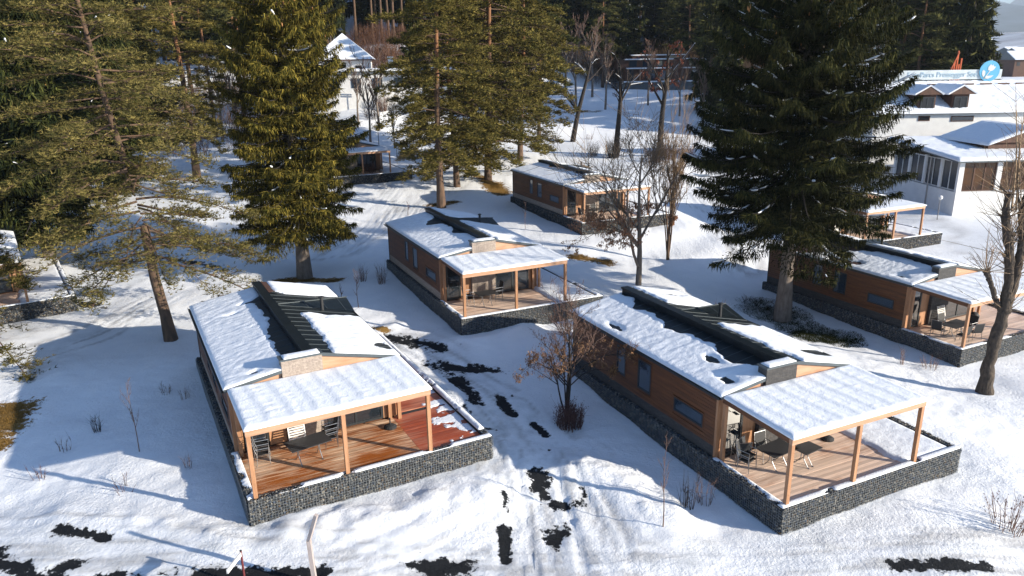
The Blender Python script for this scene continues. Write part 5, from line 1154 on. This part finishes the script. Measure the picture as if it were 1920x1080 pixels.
t = thing('garden_lamp', 'low bollard lamp beside the restaurant wall', 'lamp', gp(1757, 412)); ob('pole', B1(lambda q: q.tube([(0, 0, -.2), (0, 0, 1.9)], .04, 6), MT['steel'], 'pole'), t); ob('globe', B1(lambda q: q.tube([(0, 0, 1.9), (0, 0, 2.0), (0, 0, 2.2), (0, 0, 2.3)], [.08, .2, .2, .08], 10), MT['whitepl'], 'globe'), t)
# modern terraced hotel at the back
hz_ = at_y(1175, 160, 158); Ht = thing('hotel', 'brown timber two storey hotel with snowy balconies below the forest', 'hotel', (hz_[0], 158, 0), math.radians(2))
def z_at(py, Y=158, px=1240): return at_y(px, py, Y)[2]
w_h = at_y(1322, 150, 158)[0]-hz_[0]
def tx(name, a, b_, mat, par=Ht, **kw): return ob(name, B1(lambda q: q.box(a, b_), mat, name), par, **kw)
zg, z1_, z2_, z3_ = z_at(160), z_at(153), z_at(128), z_at(111)
tx('base', (-1.5, -.5, zg-3), (w_h+1, 12, z1_), MT['trim'])
tx('wall', (0, 1.8, z1_), (w_h, 12, z2_), MT['brownwood']); tx('wall', (-1.5, 3.2, z2_), (w_h-.3, 12, z3_), MT['brownwood']); tx('wall', (2, 5, z3_), (w_h-3, 12, z_at(103)), MT['brownwood'])
for z_, x0, x1, y0 in ((z1_, -1.2, 10.5, -.8), (z1_, 12.2, w_h+.8, -1.4), (z2_, .2, 9.2, .6), (z2_, 12, w_h+.5, .6), (z3_, 0, 10, 2.3), (z_at(103), 1.6, w_h-2.6, 4.6), (z3_, 12, w_h-1, 2.4)):
    s_ = tx('balcony_slab', (x0, y0, z_-.08), (x1, 5.2, z_+.04), MT['winframe']); tx('snow_cover', (x0-.05, y0-.05, z_+.042), (x1+.05, y0+1.4, z_+.16), MT['snow'], s_, kind='stuff')
for (x0, x1, z0, z1, y0) in ((.6, 1.7, z1_+.3, z2_-.3, 1.8), (4.2, 6.2, z1_+.3, z2_-.3, 1.8), (7.2, 8.6, z1_+.3, z2_-.3, 1.8), (13.8, 15.6, z1_+.3, z2_-.3, 1.8), (16.2, 17.0, z1_+.3, z2_-.3, 1.8), (1.0, 2.6, z2_+.3, z3_-.2, 3.2), (3.8, 5.2, z2_+.3, z3_-.2, 3.2), (6.6, 8, z2_+.3, z3_-.2, 3.2), (13.5, 15, z2_+.3, z3_-.2, 3.2), (3, 4.5, z3_+.2, z_at(103)-.2, 5), (9, 12, z3_+.2, z_at(103)-.2, 5)):
    f = ob('window', B1(lambda q: q.box((x0, y0-.08, z0), (x1, y0-.01, z1)), MT['frame'], 'window'), Ht); ob('pane', B1(lambda q: q.box((x0+.1, y0-.10, z0+.1), (x1-.1, y0-.082, z1-.1)), MT['glass_blue'], 'pane'), f)
for x_ in (.3, 2.9, 9.0, 12.4, w_h-.3, w_h+.3): ob('post', B1(lambda q: q.box((x_-.1, .7, z1_), (x_+.1, .9, z2_)), MT['larch_z'], 'post'), Ht)
# white house with pyramid roof and the long flat building at the back left
a0 = at_y(640, 112, 122); wh = thing('white_house', 'white house with steep snowy pyramid roof between the cone-laden spruce and the forest', 'house', (a0[0], 124, 0), math.radians(8))
ob('wall', B1(lambda q: q.box((-4.2, -4.2, 6), (4.2, 4.2, a0[2])), MT['white_render'], 'wall'), wh); ap = at_y(640, 62, 124)[2]
def pyr(q, e, z0, z1): q.add([(-e, -e, z0), (e, -e, z0), (e, e, z0), (-e, e, z0), (0, 0, z1)], [(0, 3, 2, 1), (0, 1, 4), (1, 2, 4), (2, 3, 4), (3, 0, 4)])
rf = ob('roof', B1(lambda q: pyr(q, 4.9, a0[2]-.15, ap-.25), MT['brownwood'], 'roof'), wh); ob('snow_cover', B1(lambda q: pyr(q, 4.85, a0[2]+.02, ap), MT['snow'], 'snow_cover'), rf, kind='stuff')
for x_ in (-2.5, 0, 2.4): f = ob('window', B1(lambda q: q.box((x_-.5, -4.3, a0[2]-2.4), (x_+.5, -4.19, a0[2]-.9)), MT['frame'], 'window'), wh); ob('pane', B1(lambda q: q.box((x_-.4, -4.32, a0[2]-2.3), (x_+.4, -4.302, a0[2]-1.0)), MT['glass'], 'pane'), f)
b0_ = at_y(655, 134, 116); lb_ = thing('long_building', 'long low white building with flat snowy roof and chimney beyond the pines', 'building', (b0_[0], 116, 0), math.radians(3)); zt_ = b0_[2]; wl_ = at_y(850, 134, 116)[0]-b0_[0]
ob('wall', B1(lambda q: q.box((-6, 0, 5), (wl_, 8, zt_-.2)), MT['white_render'], 'wall'), lb_); rf = ob('roof', B1(lambda q: q.box((-6.4, -.5, zt_-.2), (wl_+.4, 8.4, zt_)), MT['trim'], 'roof'), lb_)
ob('snow_cover', snow_sheet('snow_cover', -6.4, wl_+.4, -.5, 8.4, lambda U, V: zt_+.01+0*U, lambda U, V: 2+0*U, T=.35, step=.3, seed=420, lump=.08), rf, kind='stuff')
cz_ = at_y(732, 108, 118); ob('chimney', B1(lambda q: q.box((cz_[0]-b0_[0]-.35, 2, zt_), (cz_[0]-b0_[0]+.35, 2.7, cz_[2])).box((cz_[0]-b0_[0]-.42, 1.93, cz_[2]), (cz_[0]-b0_[0]+.42, 2.77, cz_[2]+.15)), MT['white_render'], 'chimney'), rf)
for i in range(5): f = ob('window', B1(lambda q: q.box((-3+i*3.2, -.08, zt_-2.4), (-1.6+i*3.2, .0, zt_-1.0)), MT['frame'], 'window'), lb_); ob('pane', B1(lambda q: q.box((-2.9+i*3.2, -.1, zt_-2.3), (-1.7+i*3.2, -.082, zt_-1.1)), MT['glass_blue'], 'pane'), f)
# village houses far right
for i, (px, py, Y, w_, lb) in enumerate(((1912, 112, 300, 10, 'nearest plum coloured village house at the right edge'), (1918, 104, 330, 13, 'middle village house with broad snowy roof at the right edge'), (1893, 100, 420, 12, 'farthest village house below the snowy hill'))):
    q_ = at_y(px, py, Y); hs = thing('village_house', lb, 'house', (q_[0], Y, gz(q_[0], Y)), math.radians(15*i)); top = q_[2]-gz(q_[0], Y)
    ob('wall', B1(lambda q: q.box((-w_/2, -5, -2), (w_/2, 5, top)), MT['brownwood'], 'wall'), hs)
    rf = ob('roof', B1(lambda q: q.prism([(-w_/2-.6, -5.8, top), (-w_/2-.6, 0, top+3), (-w_/2-.6, 5.8, top)], (w_+1.2, 0, 0)), MT['trim'], 'roof'), hs)
    ob('snow_cover', B1(lambda q: q.prism([(-w_/2-.55, -5.9, top+.05), (-w_/2-.55, 0, top+3.08), (-w_/2-.55, 0, top+3.4), (-w_/2-.55, -5.95, top+.35)], (w_+1.1, 0, 0)), MT['snow'], 'snow_cover'), rf, kind='stuff')
    for x_ in (-3.5, 0, 3.5): ob('window', B1(lambda q: q.box((x_-.6, -5.06, top-2.2), (x_+.6, -4.99, top-.8)), MT['frame'], 'window'), hs)
# ------------------------------------------------------------------ things in the foreground
g_ = gp(455, 1090); hsg = at(450, 1033, 1.25)
t = thing('signpost', 'dark red post with a white pointing board at the bottom edge by the road', 'signpost', (hsg[0]+.02, hsg[1], gz(hsg[0], hsg[1])))
zt0 = 1.25-gz(hsg[0], hsg[1])
MT['darkred'] = simple('dark_red_paint', (.13, .02, .02), None, .5, 0, 2, bmp=0)
ob('post', B1(lambda q: q.tube([(0, 0, -.2), (0, 0, zt0)], .033, 10), MT['darkred'], 'post'), t); ob('post_cap', B1(lambda q: q.tube([(0, 0, zt0), (0, 0, zt0+.02)], .036, 10), MT['black'], 'post_cap'), t)
e_ = at(420, 1075, 1.17)-np.array([hsg[0], hsg[1], gz(hsg[0], hsg[1])])
def brd(q):
    e2 = np.array([e_[0]+.02, e_[1]-.0, zt0-.06]); L_ = np.linalg.norm(e2[:2]); d_ = np.append(e2[:2]/L_, 0); s_ = np.array([-d_[1], d_[0], 0])*.022; o_ = -d_*.03
    P_ = [o_-s_, o_+d_*(L_*.93)-s_, o_+d_*(L_*.93)+s_, o_+s_]; q.hexa([p_+np.array([0, 0, zt0-.17]) for p_ in P_]+[p_+np.array([0, 0, zt0-.03]) for p_ in P_])
ob('board', B1(brd, MT['winframe'], 'board'), t)
Yp = at(585, 1080, .3)[1]
t0 = at_y(596, 958, Yp); t1_ = at_y(579, 1013, Yp-.1); t2_ = at_y(590, 1085, Yp+.05); gg = gz(t2_[0], Yp)
P_ = thing('wooden_post', 'grey weathered wooden post with a slanting top arm at the bottom edge', 'post', (t2_[0], Yp, gg)); o3 = np.array([t2_[0], Yp, gg])
MT['greywood'] = simple('weathered_wood', (.42, .36, .34), (.30, .26, .25), .8, 0, 7, (1, 1, .25), bmp=.3)
ob('upright', B1(lambda q: q.beam(np.array([t2_[0]+.02, Yp, gg-.3])-o3, t1_-o3, .12, .14), MT['greywood'], 'upright'), P_); ob('arm', B1(lambda q: q.beam(t1_-o3, t0+np.array([0, -.2, 0])-o3, .115, .10), MT['greywood'], 'arm'), P_)
# ------------------------------------------------------------------ forest
spB = spruce(61, 27, 3, 4.4, 120, 9000, 1.0, .28, dark=(.014, .022, .010), light=(.095, .10, .03), snow=.4, hang=.6, rtrunk=.25)
spC = spruce(62, 24, 2, 4.0, 120, 8500, 1.0, .28, dark=(.016, .024, .010), light=(.13, .125, .035), snow=.3, hang=.6, rtrunk=.25)
spD = spruce(63, 31, 9, 3.6, 100, 7500, 1.0, .28, dark=(.012, .020, .009), light=(.08, .09, .028), snow=.4, hang=.6, rtrunk=.28)
pnB = pine(64, 30, 14, 4.4, 40, 4000, .7, .17, 5, dark=(.03, .04, .014), light=(.15, .14, .045), rtrunk=.3)
pnC = pine(65, 27, 7, 5.2, 54, 5000, .7, .17, 5, dark=(.03, .04, .014), light=(.14, .13, .04), rtrunk=.3)
FM = {'B': spB, 'C': spC, 'D': spD, 'P': pnB, 'Q': pnC}
LBL = {'B': 'dark snow-flecked spruce of the dense forest', 'C': 'olive green spruce of the dense forest', 'D': 'tall spruce with bare lower trunk of the dense forest', 'P': 'tall forest pine with long bare orange trunk', 'Q': 'broad crowned pine of the forest'}
for k in list(FM):
    FM[k] = {q_: me for q_, me in FM[k].items()}
rr = random.Random(12); put = []
def forest(x0, x1, y0, y1, n_, kinds, mind=3.6, smin=.85, smax=1.2, where='back'):
    c_ = 0; tries = 0
    while c_ < n_ and tries < n_*40:
        tries += 1; x = rr.uniform(x0, x1); y = y0+(y1-y0)*rr.random()**1.3
        if abs(x) > y*.80+12 or x > (1775-960)/1394*y+1: continue
        if any((x-a)**2+(y-b_)**2 < mind**2 for a, b_ in put): continue
        put.append((x, y)); k = rr.choice(kinds); plant_tree('spruce_tree' if k in 'BCD' else 'pine_tree', FM[k], (x, y), LBL[k]+' '+where, group='forest trees '+where+': '+LBL[k], rz=rr.uniform(0, 6.28), scale=rr.uniform(smin, smax)); c_ += 1
forest(-165, -30, 150, 235, 85, 'BBCDDPQ', 4.2, where='on the upper left slope')
forest(-30, 15, 178, 240, 46, 'BBDDP', 3.6, where='above the brown undergrowth')
forest(8, 95, 172, 240, 78, 'BCCDPQ', 4.2, where='behind the hotel')
forest(-95, -42, 104, 150, 17, 'CQQPB', 5.2, where='beyond the left grove')
forest(66, 90, 112, 150, 14, 'BCQPQ', 4.2, where='behind the roof sign')
for x, y, s, k, lb in ((at_y(1829, 100, 118)[0], 118, .84, 'B', 'pointed dark spruce rising beside the sky behind the roof sign'), (at_y(1872, 100, 126)[0], 126, .48, 'B', 'shorter dark spruce right of the emblem'), (at_y(1815, 60, 124)[0], 124, .68, 'C', 'spruce left of the pointed one behind the sign'), (at_y(1735, 60, 112)[0], 112, 1.0, 'Q', 'pine with orange limbs behind the long sign'), (at_y(1700, 60, 116)[0], 116, 1.0, 'P', 'bare trunked pine behind the sign lettering'),
                    (at_y(1770, 60, 120)[0], 120, .95, 'Q', 'olive pine behind the orange frame'), (at_y(1790, 60, 130)[0], 130, .85, 'C', 'snowy spruce in the gap beside the sky')):
    plant_tree('spruce_tree' if k in 'BC' else 'pine_tree', FM[k], (x, y), lb, scale=s, rz=x)
# pines with long bare trunks at the forest edge
for i, (px, y) in enumerate(((716, 172), (738, 170), (729, 180), (755, 174), (698, 178), (575, 170), (612, 172), (667, 176), (1160, 180), (1198, 176), (1180, 184), (1078, 182), (1236, 182), (1500, 176))):
    x = at_y(px, 60, y)[0]; plant_tree('pine_tree', FM['P'], (x, y), LBL['P']+' at the forest edge', group='bare trunked pines along the forest edge', rz=i*2.1, scale=rr.uniform(1.05, 1.25))
# conifers standing in the gaps of the middle distance, right
for i, (px, y, k, s, lb) in enumerate(((1010, 112, 'Q', .9, 'pine behind the clump, right of centre'), (1330, 132, 'C', .95, 'dark spruce between the hotel and the largest spruce'), (1365, 118, 'B', .9, 'snowy spruce whose lower boughs show left of the largest spruce'), (780, 128, 'C', .8, 'spruce beyond the tall reddish pine near the white building'), (1290, 165, 'Q', 1.0, 'pine close behind the hotel roof'), (1130, 163, 'Q', .95, 'pine left of the hotel'))):
    x = at_y(px, 150, y)[0]; plant_tree('spruce_tree' if k in 'BC' else 'pine_tree', FM[k], (x, y), lb, scale=s, rz=i)
# brown leafless thicket below the forest and round the buildings
def thicket(name, x0, x1, y0, y1, n_, h, seed, label, c=((.10, .05, .03), (.22, .11, .065)), r_=None):
    r = np.random.default_rng(seed); X = r.uniform(x0, x1, n_); Y = r.uniform(y0, y1, n_); Z = terrain_h(X, Y, False); P = []; D = []; S = []
    per = 34; hh = r.uniform(.6, 1.15, n_)*h
    q = r.uniform(0, 1, (n_, per)); P = np.stack([X[:, None]+r.normal(0, .35*h*.35, (n_, per)), Y[:, None]+r.normal(0, .35*h*.35, (n_, per)), Z[:, None]+q*hh[:, None]*.75], -1).reshape(-1, 3); N = len(P)
    D = r.normal(0, .28, (N, 3)); D[:, 2] = 1; D /= np.linalg.norm(D, axis=1, keepdims=True)
    o = ob(name, card_mesh(name, P, D, r.uniform(.7, 1.5, N)*h*.32, np.full(N, .05), leaf_cols(r, N, *c), MT['leaf'], seed=seed)); tag(o, label, 'undergrowth', kind='stuff')
thicket('undergrowth', -34, 6, 138, 171, 900, 4.5, 1, 'brown leafless undergrowth below the tall trunks behind the white house')
thicket('undergrowth', 6, 60, 164, 174, 420, 6.5, 2, 'leafless brown saplings massed behind the hotel', c=((.09, .06, .04), (.20, .13, .08)))
thicket('undergrowth', -75, -34, 95, 150, 420, 4.0, 3, 'pale brown leafless scrub behind the left grove', c=((.12, .07, .045), (.26, .16, .10)))
# bare trees in front of the white buildings and beside the hotel
bt = tree_meshes(bare_tree(130, [(vert(9, 70, .3), np.linspace(.2, .05, 8))], depth=4, k=(3, 5), spread=.5, ratio=.5, upw=.4, minr=.02), MT['bark_grey'], MT['twig'])
for i, (px, y, s, lb) in enumerate(((708, 108, 1.0, 'bare tree before the white house wall, left of the finger post'), (735, 104, .6, 'small bare tree in front of the long white building'), (690, 104, .9, 'slim bare tree nearest the cone-laden spruce edge'), (670, 112, .8, 'bare tree half hidden by the cone-laden spruce'), (1080, 140, 1.25, 'brown twiggy tree behind the leaning pruned tree'), (1110, 148, 1.3, 'brown twiggy tree left of the hotel balconies'), (1135, 136, 1.1, 'twiggy tree just left of the hotel'), (1060, 150, 1.3, 'pale twiggy tree beyond the pine clump'), (1215, 140, 1.0, 'thin bare tree before the hotel front'), (1275, 128, .9, 'bare tree before the right hotel balconies'), (1320, 124, .9, 'bare tree between hotel and the largest spruce'),
                                   (440, 100, 1.2, 'bare tree behind the gap left of the cone-laden spruce'), (410, 110, 1.2, 'pale bare tree deep behind the feathery pine'), (880, 135, 1.1, 'bare tree glimpsed beyond the pine clump'))):
    x = at_y(px, 200, y)[0]; plant_tree('bare_tree', bt, (x, y), lb, scale=s, rz=i*1.3)
# ------------------------------------------------------------------ far hills
def ridge(name, pts, Y, depth, mat, seed, zb=-60):
    n_ = 160; px = np.linspace(pts[0][0], pts[-1][0], n_); py = np.interp(px, [p[0] for p in pts], [p[1] for p in pts]); r = 9
    V = []; rows = 14
    for j in range(rows):
        f = j/(rows-1)
        for i in range(n_):
            q = at_y(px[i], py[i], Y); z = max(q[2], 0); nz = (fbm(np.array([i*.11]), np.array([j*.5]), seed, 4)[0]-.5)
            hgt = z*math.sin(min(1, f*1.0)*PI/2)*(1+.25*nz*(1-f)); V.append((q[0]*(1+.0*f)+nz*60*(1-f), Y-depth*(1-f)+nz*depth*.15, hgt if f > 0 else zb))
    for i in range(n_): q = at_y(px[i], py[i], Y); V.append((q[0], Y+depth*.8, zb))
    I = np.arange(n_*(rows+1)).reshape(rows+1, n_); Q = np.stack([I[:-1, :-1], I[:-1, 1:], I[1:, 1:], I[1:, :-1]], -1).reshape(-1, 4)
    return ob(name, mesh_np(name, V, Q=Q, mats=[mat], smooth=True), kind='structure')
MT['farwood_haze'] = simple('distant_forest_haze_tint', (.04, .06, .075), (.11, .15, .19), .95, 0, .006, bmp=0, world=True)  # blue of the distant haze is mixed into the forest colour
MT['farsnow'] = simple('distant_snow_field', (.72, .74, .76), (.40, .38, .38), .9, 0, .02, bmp=0, world=True, detail=6)
ridge('hill', [(1500, 120), (1700, 90), (1830, 64), (1870, 62), (1900, 69), (1960, 76), (2300, 90), (2700, 110)], 1300, 700, MT['farsnow'], 3)
ridge('mountain', [(1300, 60), (1600, 30), (1760, 15), (1800, 8), (1850, 18), (1880, 23), (1900, 16), (1925, 12), (2100, -10), (2500, 20), (2900, 60)], 4200, 1500, MT['farwood_haze'], 5)
ridge('mountain', [(1200, 60), (1500, 20), (1750, -4), (1790, 8), (1820, -2), (1860, 22), (1880, 18), (1900, 2), (1930, -15), (2100, -60), (2600, 0), (3000, 40)], 6800, 1500, MT['farwood_haze'], 8)
# air that fades the far hills
MHZ = bpy.data.materials.new('haze_air'); MHZ.use_nodes = True; hn = MHZ.node_tree.nodes; hn.clear()
pv = hn.new('ShaderNodeVolumePrincipled'); pv.inputs['Density'].default_value = 0.00013; pv.inputs['Color'].default_value = (.72, .85, 1.0, 1); pv.inputs['Anisotropy'].default_value = .2
ho = hn.new('ShaderNodeOutputMaterial'); MHZ.node_tree.links.new(pv.outputs[0], ho.inputs['Volume'])
hb = MB(); hb.box((-9500, -900, -80), (9500, 9500, 900)); hz = ob('haze', hb.mesh('haze', MHZ)); hz['kind'] = 'stuff'
